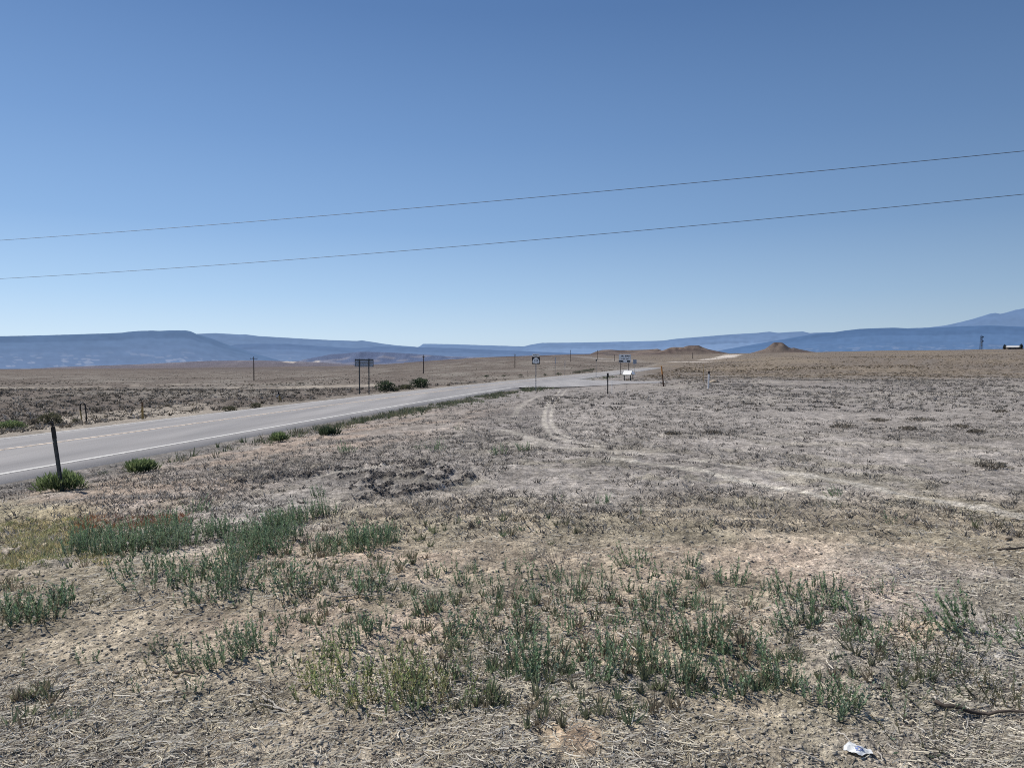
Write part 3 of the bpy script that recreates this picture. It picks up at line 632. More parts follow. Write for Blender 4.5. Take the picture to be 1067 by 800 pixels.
# ------------------------------------------------------------------ weeds
def weed_mesh(name, seed, stems, spread, h, cols, lean=(0, 0), leaf=(.014, .028), dens=170, lw=.21, stemc=(.13, .13, .085), spray=.35, mat=None):
    r = np.random.default_rng(seed); Vs = []; Fs = []; Cs = []
    def add(pts, faces, c):
        k = sum(len(a) for a in Vs); Vs.append(np.array(pts)); Fs.extend([[i+k for i in f] for f in faces]); Cs.append(np.tile(c, (len(pts), 1)))
    for s in range(stems):
        a = r.uniform(0, 2*math.pi); q = math.sqrt(r.random())*spread; b = np.array([q*math.cos(a), q*math.sin(a), -.01])
        hs = h*r.uniform(.5, 1.08)*(1-.3*(q/max(spread, .01))**2)
        out = spray*q/max(spread, .01); d0 = np.array([out*math.cos(a)+r.normal(0, .09)+lean[0], out*math.sin(a)+r.normal(0, .09)+lean[1], 1.]); d0 /= np.linalg.norm(d0)
        curve = r.normal(0, .10, 2)
        pt = lambda t: b+d0*hs*t+np.array([curve[0], curve[1], 0])*hs*t*t
        w = .0016
        pts = [[-.002, 0, -.035], [.002, 0, -.035], [0, .002, -.035]]
        for t in (0, .5, 1): p = pt(t); pts += [p+[-w*(1.2-t), 0, 0], p+[w*(1.2-t), 0, 0], p+[0, w*(1.2-t), 0]]
        add(pts, [(0, 1, 4, 3), (1, 2, 5, 4), (3, 4, 7, 6), (4, 5, 8, 7), (6, 7, 10, 9), (7, 8, 11, 10)], np.array(stemc)*r.uniform(.7, 1.2))
        base = np.array(cols[r.integers(len(cols))])*r.uniform(.8, 1.2)
        nl = int(hs*dens*r.uniform(.8, 1.2))
        for i in range(nl):
            t = r.uniform(.10, 1.0); p = pt(t); al = r.uniform(0, 2*math.pi); L = r.uniform(*leaf)*(1.15-.5*t)*h/.2 if h < .2 else r.uniform(*leaf)*(1.15-.5*t)
            o_ = np.array([math.cos(al), math.sin(al), 0]); dr = d0*r.uniform(.6, 1.0)+o_*r.uniform(.35, .75); dr /= np.linalg.norm(dr)
            sd = np.cross(dr, o_+[0, 0, .3]); sd /= (np.linalg.norm(sd)+1e-9); wl = L*lw
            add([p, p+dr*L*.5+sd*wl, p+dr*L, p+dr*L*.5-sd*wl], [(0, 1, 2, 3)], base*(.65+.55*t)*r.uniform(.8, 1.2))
    V_ = np.concatenate(Vs); C_ = np.concatenate(Cs)
    me_o = np_mesh(name, V_, np.array(Fs), mat or M_leaf, C_); me = me_o.data; bpy.data.objects.remove(me_o); return me
GREEN = [(.20,.285,.175), (.175,.265,.17), (.245,.315,.20), (.22,.285,.205), (.27,.30,.185), (.19,.29,.16)]
YEL = [(.42,.44,.19), (.34,.42,.19), (.48,.44,.23), (.30,.38,.18)]
OLV = [(.23,.215,.13), (.19,.195,.12), (.28,.22,.14)]
GRY = [(.19,.17,.165), (.15,.135,.13), (.22,.20,.18)]
VAR = {
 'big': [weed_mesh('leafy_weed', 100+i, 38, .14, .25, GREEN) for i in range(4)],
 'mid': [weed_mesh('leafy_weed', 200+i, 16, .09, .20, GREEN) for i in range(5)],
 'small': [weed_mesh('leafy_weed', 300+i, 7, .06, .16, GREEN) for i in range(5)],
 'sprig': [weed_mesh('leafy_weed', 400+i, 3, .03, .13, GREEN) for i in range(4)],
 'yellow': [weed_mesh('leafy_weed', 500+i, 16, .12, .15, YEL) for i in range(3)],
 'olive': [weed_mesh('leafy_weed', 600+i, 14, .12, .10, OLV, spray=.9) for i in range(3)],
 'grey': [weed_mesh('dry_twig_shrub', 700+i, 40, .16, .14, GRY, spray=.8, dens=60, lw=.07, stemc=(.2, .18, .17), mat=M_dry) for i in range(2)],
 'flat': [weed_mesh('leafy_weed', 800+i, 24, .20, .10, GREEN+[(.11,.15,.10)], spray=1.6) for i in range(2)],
}
NAT = {'big': .20, 'mid': .16, 'small': .13, 'sprig': .11, 'yellow': .12, 'olive': .085, 'grey': .12, 'flat': .075}
nweed = 0
def weed(kind, px, py, hpx, label, group=None, wide=1.0, lean=0.0, name=None, p=None, cat='weed'):
    global nweed
    p = p or ground_at(px, py); me = random.choice(VAR[kind]); s = hpx*p.y/F/NAT[kind]
    p.z = float(TM(np.array([p.x]), np.array([p.y]))[0])
    o = bpy.data.objects.new(name or ('dry_twig_shrub' if kind == 'grey' else 'leafy_weed'), me); col.objects.link(o)
    ln = lean+random.gauss(-.05, .10)
    o.location = p; o.scale = (s*wide*random.uniform(.9, 1.15), s*wide, s)
    o.rotation_euler = (Matrix.Rotation(ln, 3, 'Y') @ Matrix.Rotation(random.gauss(0, .12), 3, 'X') @ Matrix.Rotation(random.uniform(0, 6.28), 3, 'Z')).to_euler()
    tag(o, label, cat, group); nweed += 1; return o
# the larger clumps one can point to
big = [
 ('big', 561, 700, 44, 1.0, 0, 'densest dark green weed clump standing upright in the centre foreground'),
 ('big', 731, 672, 44, .75, 0, 'tall green weed clump right of centre with stems leaning left'),
 ('mid', 779, 686, 34, 1.0, -.15, 'green weed clump right of the tall leaning one, between bare patches'),
 ('big', 711, 711, 40, .8, 0, 'narrow green weed clump with a dark shadow at its foot, below the tall leaning clump'),
 ('mid', 757, 719, 38, 1.0, 0, 'thin green weed clump just right of the narrow shadowed clump'),
 ('big', 809, 712, 30, 1.1, 0, 'bushy green weed clump at the upper end of the diagonal row on the right'),
 ('big', 866, 738, 34, 1.2, 0, 'bushy green weed clump in the middle of the diagonal row on the right'),
 ('flat', 931, 748, 24, 1.3, 0, 'sprawling green weed at the lower end of the diagonal row on the right'),
 ('big', 990, 655, 34, 1.2, -.35, 'large green weed clump near the right edge, stems swept to the left'),
 ('flat', 924, 702, 22, 1.3, 0, 'flat pale green weed rosette on bare pinkish soil'),
 ('mid', 832, 658, 30, 1.2, -.2, 'green weed clump at the right end of the broken upper row'),
 ('mid', 822, 622, 24, 1.1, 0, 'green weed clump standing alone above the upper row, right of centre'),
 ('mid', 888, 634, 26, 1.0, -.2, 'loose green weed clump between the lone upper clump and the right edge'),
 ('grey', 580, 586, 20, 1.4, 0, 'grey-mauve dry twiggy shrub above the central weeds'),
 ('yellow', 351, 708, 38, 1.1, 0, 'tall yellow-green weed clump left of centre'),
 ('yellow', 392, 726, 34, 1.3, 0, 'broad yellowing weed clump below the tall yellow-green one'),
 ('yellow', 469, 717, 28, 1.0, 0, 'yellow-green weed clump with golden base in the centre foreground'),
 ('big', 242, 614, 34, .9, 0, 'tall green weed clump in front of the dense left patch'),
 ('mid', 307, 614, 30, 1.1, 0, 'green weed clump right of the tall clump in front of the left patch'),
 ('mid', 385, 621, 24, 1.2, 0, 'low green weed clump left of centre beside pale twigs'),
 ('mid', 482, 655, 28, 1.1, 0, 'fan shaped green weed clump in the centre foreground'),
 ('olive', 1061, 742, 30, 1.3, 0, 'olive brown weed cut off by the right edge'),
 ('olive', 967, 778, 26, 1.4, 0, 'straw brown dying weed right of the white litter'),
 ('mid', 1060, 677, 28, 1.2, -.3, 'green weed cut off by the right edge below the swept clump'),
 ('mid', 870, 516, 12, 1.0, -.2, 'small dark green weed alone on the grey flat by the pale wheel tracks'),
]
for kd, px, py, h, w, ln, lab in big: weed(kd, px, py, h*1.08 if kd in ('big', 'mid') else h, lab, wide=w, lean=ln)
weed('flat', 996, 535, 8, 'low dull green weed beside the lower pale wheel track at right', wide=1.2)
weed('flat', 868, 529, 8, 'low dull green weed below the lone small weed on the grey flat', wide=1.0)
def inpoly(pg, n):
    xs = [p[0] for p in pg]; ys = [p[1] for p in pg]; out = []
    while len(out) < n:
        a, b = random.uniform(min(xs), max(xs)), random.uniform(min(ys), max(ys)); c = False; j = len(pg)-1
        for i in range(len(pg)):
            if (ys[i] > b) != (ys[j] > b) and a < (xs[j]-xs[i])*(b-ys[i])/(ys[j]-ys[i])+xs[i]: c = not c
            j = i
        if c: out.append((a, b))
    return out
def spread(pg, n):
    out = []
    for k in range(n):
        c = inpoly(pg, 7); best = max(c, key=lambda q: min([((q[0]-o[0])/1.6)**2+(q[1]-o[1])**2 for o in out+BIGP] or [1])); out.append(best)
    return out
BIGP = [(b_[1], b_[2]) for b_ in big]
def patch(pg, n, kinds, hr, label, group, wide=(.8, 1.15)):
    for px, py in spread(pg, n):
        weed(random.choice(kinds), px, py, random.uniform(*hr)*(.6+.4*(py-HY)/200), label, group, wide=random.uniform(*wide))
patch([(72,582),(80,566),(140,556),(165,552),(240,552),(242,562),(200,572),(120,580)], 30, ['big', 'mid', 'mid'], (18, 26), 'green weed clump crowded into the dense patch at the left', 'weeds of the dense left patch')
patch([(218,590),(240,566),(255,552),(300,540),(342,538),(340,546),(305,556),(308,572),(285,582)], 29, ['big', 'mid', 'mid'], (17, 25), 'green weed clump crowded into the dense patch below the mud ruts', 'weeds of the dense patch below the ruts')
patch([(320,578),(335,566),(405,560),(408,572),(370,580)], 18, ['mid', 'mid', 'small'], (16, 25), 'upright green weed in the short row right of the dense patch', 'weeds right of the dense patch')
patch([(120,606),(135,592),(230,600),(330,596),(400,604),(340,624),(262,632),(190,632)], 29, ['mid', 'small', 'small'], (18, 29), 'separate green weed on pale soil in front of the dense left patches', 'weeds in front of the dense patches')
patch([(0,655),(0,640),(60,632),(68,645),(40,656)], 9, ['olive', 'mid'], (22, 30), 'olive green weed in the patch at the left edge', 'olive weeds at the left edge')
patch([(330,735),(322,700),(350,680),(400,690),(440,700),(500,705),(505,735),(420,742)], 18, ['yellow', 'yellow', 'small'], (16, 26), 'small yellow-green weed in the yellowing band left of centre', 'yellowing weeds left of centre')
patch([(150,690),(170,670),(300,645),(420,650),(420,680),(300,705),(200,700)], 24, ['small', 'sprig', 'mid'], (16, 27), 'small grey-green weed scattered over the soil at lower left', 'weeds scattered at lower left')
patch([(425,650),(440,585),(520,590),(560,610),(560,660),(500,690)], 22, ['small', 'small', 'mid'], (14, 24), 'small green weed scattered over litter left of the densest clump', 'weeds scattered at centre left')
patch([(540,610),(555,585),(660,590),(720,612),(690,650),(600,660)], 21, ['small', 'mid', 'small'], (15, 27), 'small green weed on pinkish soil right of the mauve shrub', 'weeds on pinkish soil')
patch([(596,716),(610,690),(685,660),(700,690),(680,712)], 9, ['mid', 'small'], (26, 38), 'green weed in the loose row right of the densest clump', 'weeds in the row right of the densest clump')
patch([(700,630),(710,585),(770,600),(860,610),(930,615),(925,625),(850,650),(760,650)], 18, ['small', 'mid', 'sprig'], (15, 26), 'small green weed on bare soil of the right middle ground', 'weeds at right middle ground')
patch([(860,665),(880,640),(960,640),(1060,690),(1060,720),(960,700)], 9, ['small', 'flat', 'mid'], (14, 24), 'small green weed on pinkish soil at lower right', 'weeds at lower right')
patch([(20,760),(10,690),(150,690),(330,735),(300,760),(120,750)], 9, ['sprig', 'small', 'olive'], (12, 22), 'thin small weed on litter strewn soil at bottom left', 'weeds at bottom left')
patch([(930,680),(940,645),(1060,650),(1060,725),(990,735),(940,715)], 14, ['olive', 'olive', 'sprig'], (14, 24), 'low olive brown weed on bare soil near the right edge', 'olive weeds near the right edge')
patch([(540,545),(560,515),(660,520),(760,520),(860,530),(1060,545),(1060,560),(760,560)], 6, ['small', 'olive', 'sprig'], (14, 20), 'tiny grey-green weed on the open ground past the foreground weeds', 'tiny weeds on the open ground')
n_named = nweed
# the smallest sprigs, beyond counting
x, y, u, v = sample(1900, 0, 1067, 545, 760, 1.0); k = fbm(x*.7, y*.7, 3, 91) > .0; x, y = x[k], y[k]
tufts('small_green_sprigs', x, y, RNG.uniform(.03, .10, len(x)), RNG.uniform(.02, .07, len(x)), 12, [(.17,.22,.13), (.21,.23,.14), (.25,.21,.15), (.18,.18,.12)], M_leaf, .65, .07,
      'tiny green and brownish sprigs sprouting between the weeds', 'sprigs')

# ------------------------------------------------------------------ shrubs by the road and on the flats
def shrub_mesh(seed, r_, h_, n, cols, leaf=.05, up=.5, lw=.22):
    r = np.random.default_rng(seed); a = r.uniform(0, 2*math.pi, n); el = r.random(n)
    lump = 1+.28*np.sin(a*3+seed)+.18*np.sin(a*7+2*seed)+.2*r.normal(0, .5, n)
    q = r.random(n)**.45; rr = r_*lump*q*np.sqrt(np.clip(1-(el-.2)**2, .1, 1)); zz = h_*el*(.75+.25*lump)*(1-.35*q*el)
    p = np.stack([rr*np.cos(a), rr*np.sin(a), zz], -1)
    d = p/np.array([r_, r_, h_])+r.normal(0, .5, (n, 3))+[0, 0, up]; d /= np.linalg.norm(d, axis=1)[:, None]
    s = np.cross(d, r.normal(0, 1, (n, 3))); s /= np.linalg.norm(s, axis=1)[:, None]; L = leaf*r.uniform(.6, 1.5, (n, 1))
    P = np.stack([p, p+d*L*.5+s*L*lw, p+d*L, p+d*L*.5-s*L*lw], 1)
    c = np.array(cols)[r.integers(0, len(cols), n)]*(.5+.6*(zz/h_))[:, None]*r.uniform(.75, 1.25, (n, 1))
    o = np_mesh('foliage', P.reshape(-1, 3), np.arange(4*n).reshape(-1, 4), M_leaf, np.repeat(c, 4, axis=0)); me = o.data; bpy.data.objects.remove(o); return me
SG = [(.075,.105,.06), (.06,.09,.055), (.095,.125,.07)]; SO = [(.155,.155,.10), (.13,.135,.09), (.185,.175,.115)]; SB = [(.25,.22,.18), (.20,.18,.15), (.30,.27,.22)]; SL = [(.215,.285,.13), (.185,.255,.115), (.25,.31,.145)]
_ts = MB().tube([(0, 0, -.05), (.02, .01, .12), (.06, .03, .3)], [.018, .012, .006], 5)
for k in range(5):
    a = k*1.3; _ts.tube([(0, 0, 0), (.08*math.cos(a), .08*math.sin(a), .15), (.2*math.cos(a), .2*math.sin(a), .32)], [.012, .008, .004], 5)
_to = _ts.build('stem', M_wood); stem_me = _to.data; bpy.data.objects.remove(_to)
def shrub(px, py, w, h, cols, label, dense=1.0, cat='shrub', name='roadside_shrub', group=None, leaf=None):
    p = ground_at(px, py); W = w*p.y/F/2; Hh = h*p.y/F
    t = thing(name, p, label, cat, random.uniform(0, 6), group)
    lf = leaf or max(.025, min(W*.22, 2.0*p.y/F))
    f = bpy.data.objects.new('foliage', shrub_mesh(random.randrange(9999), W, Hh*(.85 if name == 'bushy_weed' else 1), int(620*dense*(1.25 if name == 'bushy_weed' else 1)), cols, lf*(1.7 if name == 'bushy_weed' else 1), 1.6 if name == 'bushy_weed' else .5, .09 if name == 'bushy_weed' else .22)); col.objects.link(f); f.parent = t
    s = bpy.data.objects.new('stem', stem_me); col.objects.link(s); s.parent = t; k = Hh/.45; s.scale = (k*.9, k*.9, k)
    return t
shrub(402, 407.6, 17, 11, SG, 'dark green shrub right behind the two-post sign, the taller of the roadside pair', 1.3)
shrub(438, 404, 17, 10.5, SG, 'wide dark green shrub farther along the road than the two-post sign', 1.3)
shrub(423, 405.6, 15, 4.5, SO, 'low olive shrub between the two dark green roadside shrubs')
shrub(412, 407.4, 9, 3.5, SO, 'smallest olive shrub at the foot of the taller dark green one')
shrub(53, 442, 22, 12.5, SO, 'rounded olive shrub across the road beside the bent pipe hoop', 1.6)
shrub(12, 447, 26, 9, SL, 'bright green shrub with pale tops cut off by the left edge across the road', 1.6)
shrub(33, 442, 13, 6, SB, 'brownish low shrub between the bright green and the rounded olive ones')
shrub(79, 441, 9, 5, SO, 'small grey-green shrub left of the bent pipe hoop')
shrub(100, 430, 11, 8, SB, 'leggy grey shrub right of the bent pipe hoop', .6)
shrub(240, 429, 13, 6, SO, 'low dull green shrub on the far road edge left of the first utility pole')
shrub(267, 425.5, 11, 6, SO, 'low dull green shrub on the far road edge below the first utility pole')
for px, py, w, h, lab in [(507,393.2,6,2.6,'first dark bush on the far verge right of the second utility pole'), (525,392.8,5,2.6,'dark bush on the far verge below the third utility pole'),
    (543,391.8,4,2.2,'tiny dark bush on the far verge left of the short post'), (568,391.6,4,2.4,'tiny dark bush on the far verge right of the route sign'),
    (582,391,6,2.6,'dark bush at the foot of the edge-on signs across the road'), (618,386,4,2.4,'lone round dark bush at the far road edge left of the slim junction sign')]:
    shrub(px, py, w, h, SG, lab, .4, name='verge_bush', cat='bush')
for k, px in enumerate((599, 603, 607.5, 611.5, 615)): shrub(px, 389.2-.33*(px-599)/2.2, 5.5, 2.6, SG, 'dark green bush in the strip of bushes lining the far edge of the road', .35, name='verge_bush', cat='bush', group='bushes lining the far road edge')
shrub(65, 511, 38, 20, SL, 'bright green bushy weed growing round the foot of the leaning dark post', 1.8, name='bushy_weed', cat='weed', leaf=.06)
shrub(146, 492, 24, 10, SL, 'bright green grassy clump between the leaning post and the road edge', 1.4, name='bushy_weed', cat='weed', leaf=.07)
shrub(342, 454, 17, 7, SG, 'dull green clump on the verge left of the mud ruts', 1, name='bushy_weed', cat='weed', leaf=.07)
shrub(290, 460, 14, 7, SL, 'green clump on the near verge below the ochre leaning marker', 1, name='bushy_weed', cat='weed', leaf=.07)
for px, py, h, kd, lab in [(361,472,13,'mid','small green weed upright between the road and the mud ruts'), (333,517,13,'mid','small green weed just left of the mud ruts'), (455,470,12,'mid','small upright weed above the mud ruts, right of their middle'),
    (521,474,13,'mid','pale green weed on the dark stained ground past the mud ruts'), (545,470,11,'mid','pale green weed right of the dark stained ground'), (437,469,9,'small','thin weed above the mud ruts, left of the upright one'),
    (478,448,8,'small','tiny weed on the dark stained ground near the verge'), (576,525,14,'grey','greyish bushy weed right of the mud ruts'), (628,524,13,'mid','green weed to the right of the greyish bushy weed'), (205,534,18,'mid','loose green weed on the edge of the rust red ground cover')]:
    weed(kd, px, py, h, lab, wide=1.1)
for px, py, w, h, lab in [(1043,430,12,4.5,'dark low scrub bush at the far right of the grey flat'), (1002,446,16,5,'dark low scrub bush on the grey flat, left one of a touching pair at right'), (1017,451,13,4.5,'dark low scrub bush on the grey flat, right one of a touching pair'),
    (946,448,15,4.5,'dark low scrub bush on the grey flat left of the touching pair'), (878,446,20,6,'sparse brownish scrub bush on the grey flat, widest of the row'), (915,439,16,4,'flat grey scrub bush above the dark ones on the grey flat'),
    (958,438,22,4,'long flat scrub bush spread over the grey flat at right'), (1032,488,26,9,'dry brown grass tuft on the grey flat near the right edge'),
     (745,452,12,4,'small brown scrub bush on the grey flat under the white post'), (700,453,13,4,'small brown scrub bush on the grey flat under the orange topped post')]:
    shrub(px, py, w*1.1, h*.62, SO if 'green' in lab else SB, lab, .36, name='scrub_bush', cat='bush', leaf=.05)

# ------------------------------------------------------------------ posts, markers and signs
def px_m(p): return p.y/F
# leaning channel post with a broken bracket
p = ground_at(64, 512.5); u1 = px_m(p); t = thing('marker_post', p, 'dark steel channel post leaning left beside the road with a broken bracket on top', 'post')
lean = Matrix.Rotation(-math.atan(8.5/66), 3, 'Y'); L = 66*u1
m = MB()
for off, sz in [((0, 0, 0), (.036, .005, L+.25)), ((-.018, .014, 0), (.005, .028, L+.25)), ((.018, .014, 0), (.005, .028, L+.25)), ((-.025, .026, 0), (.014, .004, L+.25)), ((.025, .026, 0), (.014, .004, L+.25))]:
    m.box(lean @ (Vector(off)+Vector((0, 0, L/2-.12))), sz, lean)
m.build('channel_post', M_dark, t)
m = MB(); m.box(lean @ Vector((.026, -.012, L-.05)), (.062, .02, .19), lean, .003); m.box(lean @ Vector((.026, -.02, L+.055)), (.020, .012, .08), lean)
m.tube([lean @ Vector(q) for q in [(.030, -.012, L+.05), (.026, -.012, L+.10), (.008, -.012, L+.118), (-.022, -.012, L+.104), (-.046, -.012, L+.096)]], [.018, .018, .019, .018, .012], 8)
m.build('bracket', M_black, t)
m = MB()
for zq in (.25, .55, .8): m.tube([lean @ Vector((0, -.004, L*zq)), lean @ Vector((0, -.012, L*zq))], .009, 8)
m.build('bolt', M_steel, t)
# bent pipe hoop
p = ground_at(86.5, 440); u1 = px_m(p); t = thing('pipe_hoop', p, 'narrow bent pipe hoop standing across the road, left leg pale and right leg dark', 'marker', .2)
hh = 20*u1; wv = 2.4*u1; rp = .028
arc = [(wv*math.cos(a), 0, hh-wv+wv*math.sin(a)) for a in np.linspace(0, math.pi, 9)]
MB().tube([(wv+.05, 0, -.2), (wv+.03, 0, hh*.4)]+arc+[(-wv, 0, hh*.62)], rp, 8).build('dark_pipe', M_black, t, True)
o = MB().tube([(-wv, 0, hh*.62), (-wv+.035, 0, hh*.3), (-wv+.07, 0, -.2)], rp*1.02, 8).build('pale_pipe_leg', M_ochre, t, True)
# flexible markers
p = ground_at(148.5, 436.5); u1 = px_m(p); t = thing('flexible_marker', p, 'slim ochre marker blade standing upright across the road', 'marker', .1); hh = 17.5*u1
MB().prism([(-.045, -.15), (.045, -.15), (.04, hh*.72), (-.04, hh*.72)], .012).build('blade', M_ochre, t)
MB().prism([(-.04, hh*.72+.002), (.04, hh*.72+.002), (.036, hh*.97), (.02, hh), (-.02, hh), (-.036, hh*.97)], .012).build('dark_tip', M_rust, t)
p = ground_at(292.5, 418.5); u1 = px_m(p); t = thing('flexible_marker', p, 'ochre marker blade leaning left across the road, dark tip and white strip', 'marker'); hh = 12.5*u1; A = math.atan(3/12.5); R_ = Matrix.Rotation(-A, 4, 'Y')
MB().prism([(-.075, -.15), (.075, -.15), (.05, hh*.55), (-.05, hh*.55)], .014, R_).build('blade', M_ochre, t)
MB().prism([(-.045, hh*.55+.002), (.045, hh*.55+.002), (.02, hh), (-.025, hh)], .014, R_).build('dark_tip', M_black, t)
MB().box((-.19, -.03, hh*.50), (.20, .01, .06), Matrix.Rotation(math.radians(-33), 3, 'Y')).build('white_strip', M_whitepost, t)
# back of a two-post sign
p = ground_at(379.5, 410.8); u1 = px_m(p); t = thing('road_sign', p, 'back of a grey road sign on two slim steel posts across the road', 'road sign', -.12); hh = 37*u1
for s in (-1, 1):
    m = MB(); x0 = s*5.1*u1
    m.box((x0, 0, hh/2-.2), (.075, .01, hh+.4)); m.box((x0-.034, .022, hh/2-.2), (.008, .036, hh+.4)); m.box((x0+.034, .022, hh/2-.2), (.008, .036, hh+.4)); m.build('post', M_dark, t)
MB().box((0, .05, hh-4.3*u1), (20*u1, .014, 8.2*u1), None, .004).build('sign_panel', M_signback, t)
for zz in (1.0, 4.2, 7.4): MB().box((0, .034, hh-zz*u1), (20*u1 if zz < 2 else 19*u1, .022, .05 if zz > 2 else .07)).build('rail', M_dark if zz < 2 else M_steel, t)
for s in (-1, 1): MB().box((s*9.8*u1, .033, hh-4.3*u1), (.035, .02, 8*u1)).build('edge_stiffener', M_dark, t)
# text helper
def text(s, name, size, mat, parent, loc, rx=math.pi/2, sx=1.0, depth=.004, rz=0):
    cu = bpy.data.curves.new(name, 'FONT'); cu.body = s; cu.size = size; cu.align_x = 'CENTER'; cu.align_y = 'CENTER'; cu.extrude = depth/2
    tmp = bpy.data.objects.new(name, cu); col.objects.link(tmp); bpy.context.view_layer.update()
    me = bpy.data.meshes.new_from_object(tmp.evaluated_get(bpy.context.evaluated_depsgraph_get())); bpy.data.objects.remove(tmp)
    me.materials.clear(); me.materials.append(mat)
    o = bpy.data.objects.new(name, me); col.objects.link(o); o.parent = parent; o.location = loc; o.rotation_euler = (rx, 0, rz); o.scale = (sx, 1, 1); return o
# route sign
p = ground_at(558.4, 407.3); u1 = px_m(p); t = thing('route_sign', p, 'state route sign with WEST plate over black square, white emblem, one steel post', 'road sign', -.02); hh = 38.6*u1
m = MB(); m.box((0, 0, hh/2-.25), (.058, .008, hh+.45)); m.box((-.027, .018, hh/2-.25), (.007, .03, hh+.45)); m.box((.027, .018, hh/2-.25), (.007, .03, hh+.45)); m.build('post', M_steel, t)
pw = 7.2*u1; plate = MB().box((0, -.018, hh-1.4*u1), (pw, .006, 2.9*u1), None, .002).build('direction_plate', M_signwhite, t)
text('WEST', 'lettering', 2.3*u1, M_signblack, plate, (0, -.024, hh-1.4*u1), sx=.98)
sq = 8.2*u1; zc = hh-3.1*u1-sq*.46
panel = MB().box((0, -.018, zc), (sq, .006, sq*.92), None, .003).build('route_panel', M_signblack, t)
hive = [(-.40, -.34), (-.43, -.20), (-.42, -.05), (-.36, .12), (-.25, .28), (-.12, .37), (0, .40), (.12, .37), (.25, .28), (.36, .12), (.42, -.05), (.43, -.20), (.40, -.34), (.14, -.34), (.12, -.42), (-.12, -.42), (-.14, -.34)]
MB().prism([(a*sq, zc+b*sq*.94) for a, b in hive], .004, Matrix.Translation((0, -.026, 0))).build('beehive_emblem', M_signwhite, panel)
text('128', 'numerals', .40*sq, M_signblack, panel, (0, -.029, zc-.04*sq), sx=1.0)
MB().tube([(0, -.024, zc+.46*sq), (0, -.028, zc+.46*sq)], .012, 8).build('bolt', M_steel, t)
# guide sign
p = ground_at(651, 390.6); u1 = px_m(p); t = thing('guide_sign', p, 'wide white guide sign with dark legend on two posts beside the road junction', 'road sign', .03); hh = 21.6*u1
for s in (-1, 1):
    MB().box((s*4.2*u1, .05, hh/2-.2), (.10, .08, hh+.4)).build('post', M_wood, t)
w_, h_ = 12.4*u1, 8.8*u1; zc = hh-h_/2
pn = MB().box((0, 0, zc), (w_, .012, h_), None, .006).build('sign_panel', M_signwhite, t)
m = MB()
for z_, segs in [(.30, [(-.30, -.12), (.02, .14), (.16, .28), (.30, .40)]), (.12, [(-.34, -.22), (-.18, -.02), (.04, .2), (.24, .38)]), (-.06, [(-.30, -.20), (-.16, .0), (.1, .3)])]:
    for a, b in segs: m.box(((a+b)/2*w_, -.009, zc+z_*h_), ((b-a)*w_, .004, h_*(.10 if z_ > .2 else .06)))
m.build('legend', simple('grey_legend', (.06, .065, .08)), pn)
for s, x0, x1 in [(-1, -.48, -.14), (1, .18, .44)]:
    MB().prism([(x0*w_, zc-.42*h_), (x1*w_*(.8 if s < 0 else 1), zc-.44*h_), (x1*w_, zc-.26*h_), (x0*w_, zc-.24*h_)], .004, Matrix.Translation((0, -.012, 0))).build('dark_arrow_block', M_signblack, pn)
m = MB()
for s in (-1, 1): m.box((s*w_*.494, -.009, zc), (.03, .004, h_*.97))
m.box((0, -.0095, zc+h_*.484), (w_*.97, .004, .03)); m.box((0, -.0095, zc-h_*.484), (w_*.97, .004, .03)); m.build('border', M_signback, pn)
# small sign right of it, and the slim signs
def slim(px, py, top, panel_h, panel_w, label, face=0.0, mp=M_signback, name='small_sign', pr=.03):
    p = ground_at(px, py); u1 = px_m(p); t = thing(name, p, label, 'road sign', face); hh = (py-top)*u1
    m = MB(); m.box((0, 0, hh/2-.2), (.055, .01, hh+.4)); m.box((-.024, .018, hh/2-.2), (.007, .03, hh+.4)); m.box((.024, .018, hh/2-.2), (.007, .03, hh+.4)); m.build('post', M_steel, t)
    MB().box((0, -.012, hh-panel_h*u1/2+.02), (panel_w, .008, panel_h*u1), None, .003).build('sign_panel', mp, t)
    for q in (.2, .8): MB().tube([(0, -.017, hh-panel_h*u1*q), (0, -.022, hh-panel_h*u1*q)], .012, 6).build('bolt', M_steel, t)
    return t
slim(661.4, 390, 374.8, 4.4, .62, 'small faint grey sign on a post just right of the wide white guide sign', .1)
slim(578.6, 391.8, 372.6, 6.3, .62, 'taller of two signs seen edge-on across the road', 1.36)
slim(588.6, 391.0, 375.4, 6.6, .55, 'shorter of two signs seen edge-on across the road', 1.40)
slim(621.2, 393.4, 374.4, 2.0, .50, 'slim signpost with tiny dark plate at the road junction', 1.1, M_signblack)
# wayside panels
def wayside(px, py, rz, label):
    p = ground_at(px, py); t = thing('information_panel', p, label, 'information panel', rz)
    tilt = Matrix.Rotation(math.radians(44), 3, 'X')
    for s in (-1, 1):
        MB().box((s*.40, .04, .36), (.09, .09, .96), None, .004).build('leg', M_dark, t)
        MB().box((s*.40, .0, .86), (.06, .62, .045), tilt).build('support_arm', M_dark, t)
    fr = MB().box((0, 0, .91), (1.12, .74, .035), tilt, .006).build('panel_frame', M_dark, t)
    MB().box(tilt @ Vector((0, 0, .022))+Vector((0, 0, .91)), (1.06, .68, .012), tilt).build('panel_face', M_panel, fr)
    return t
wayside(653.6, 396.4, -.55, 'nearer information panel with bright white slanted face beside the junction')
wayside(658.6, 395.6, 1.05, 'information panel turned side-on behind the bright white one')
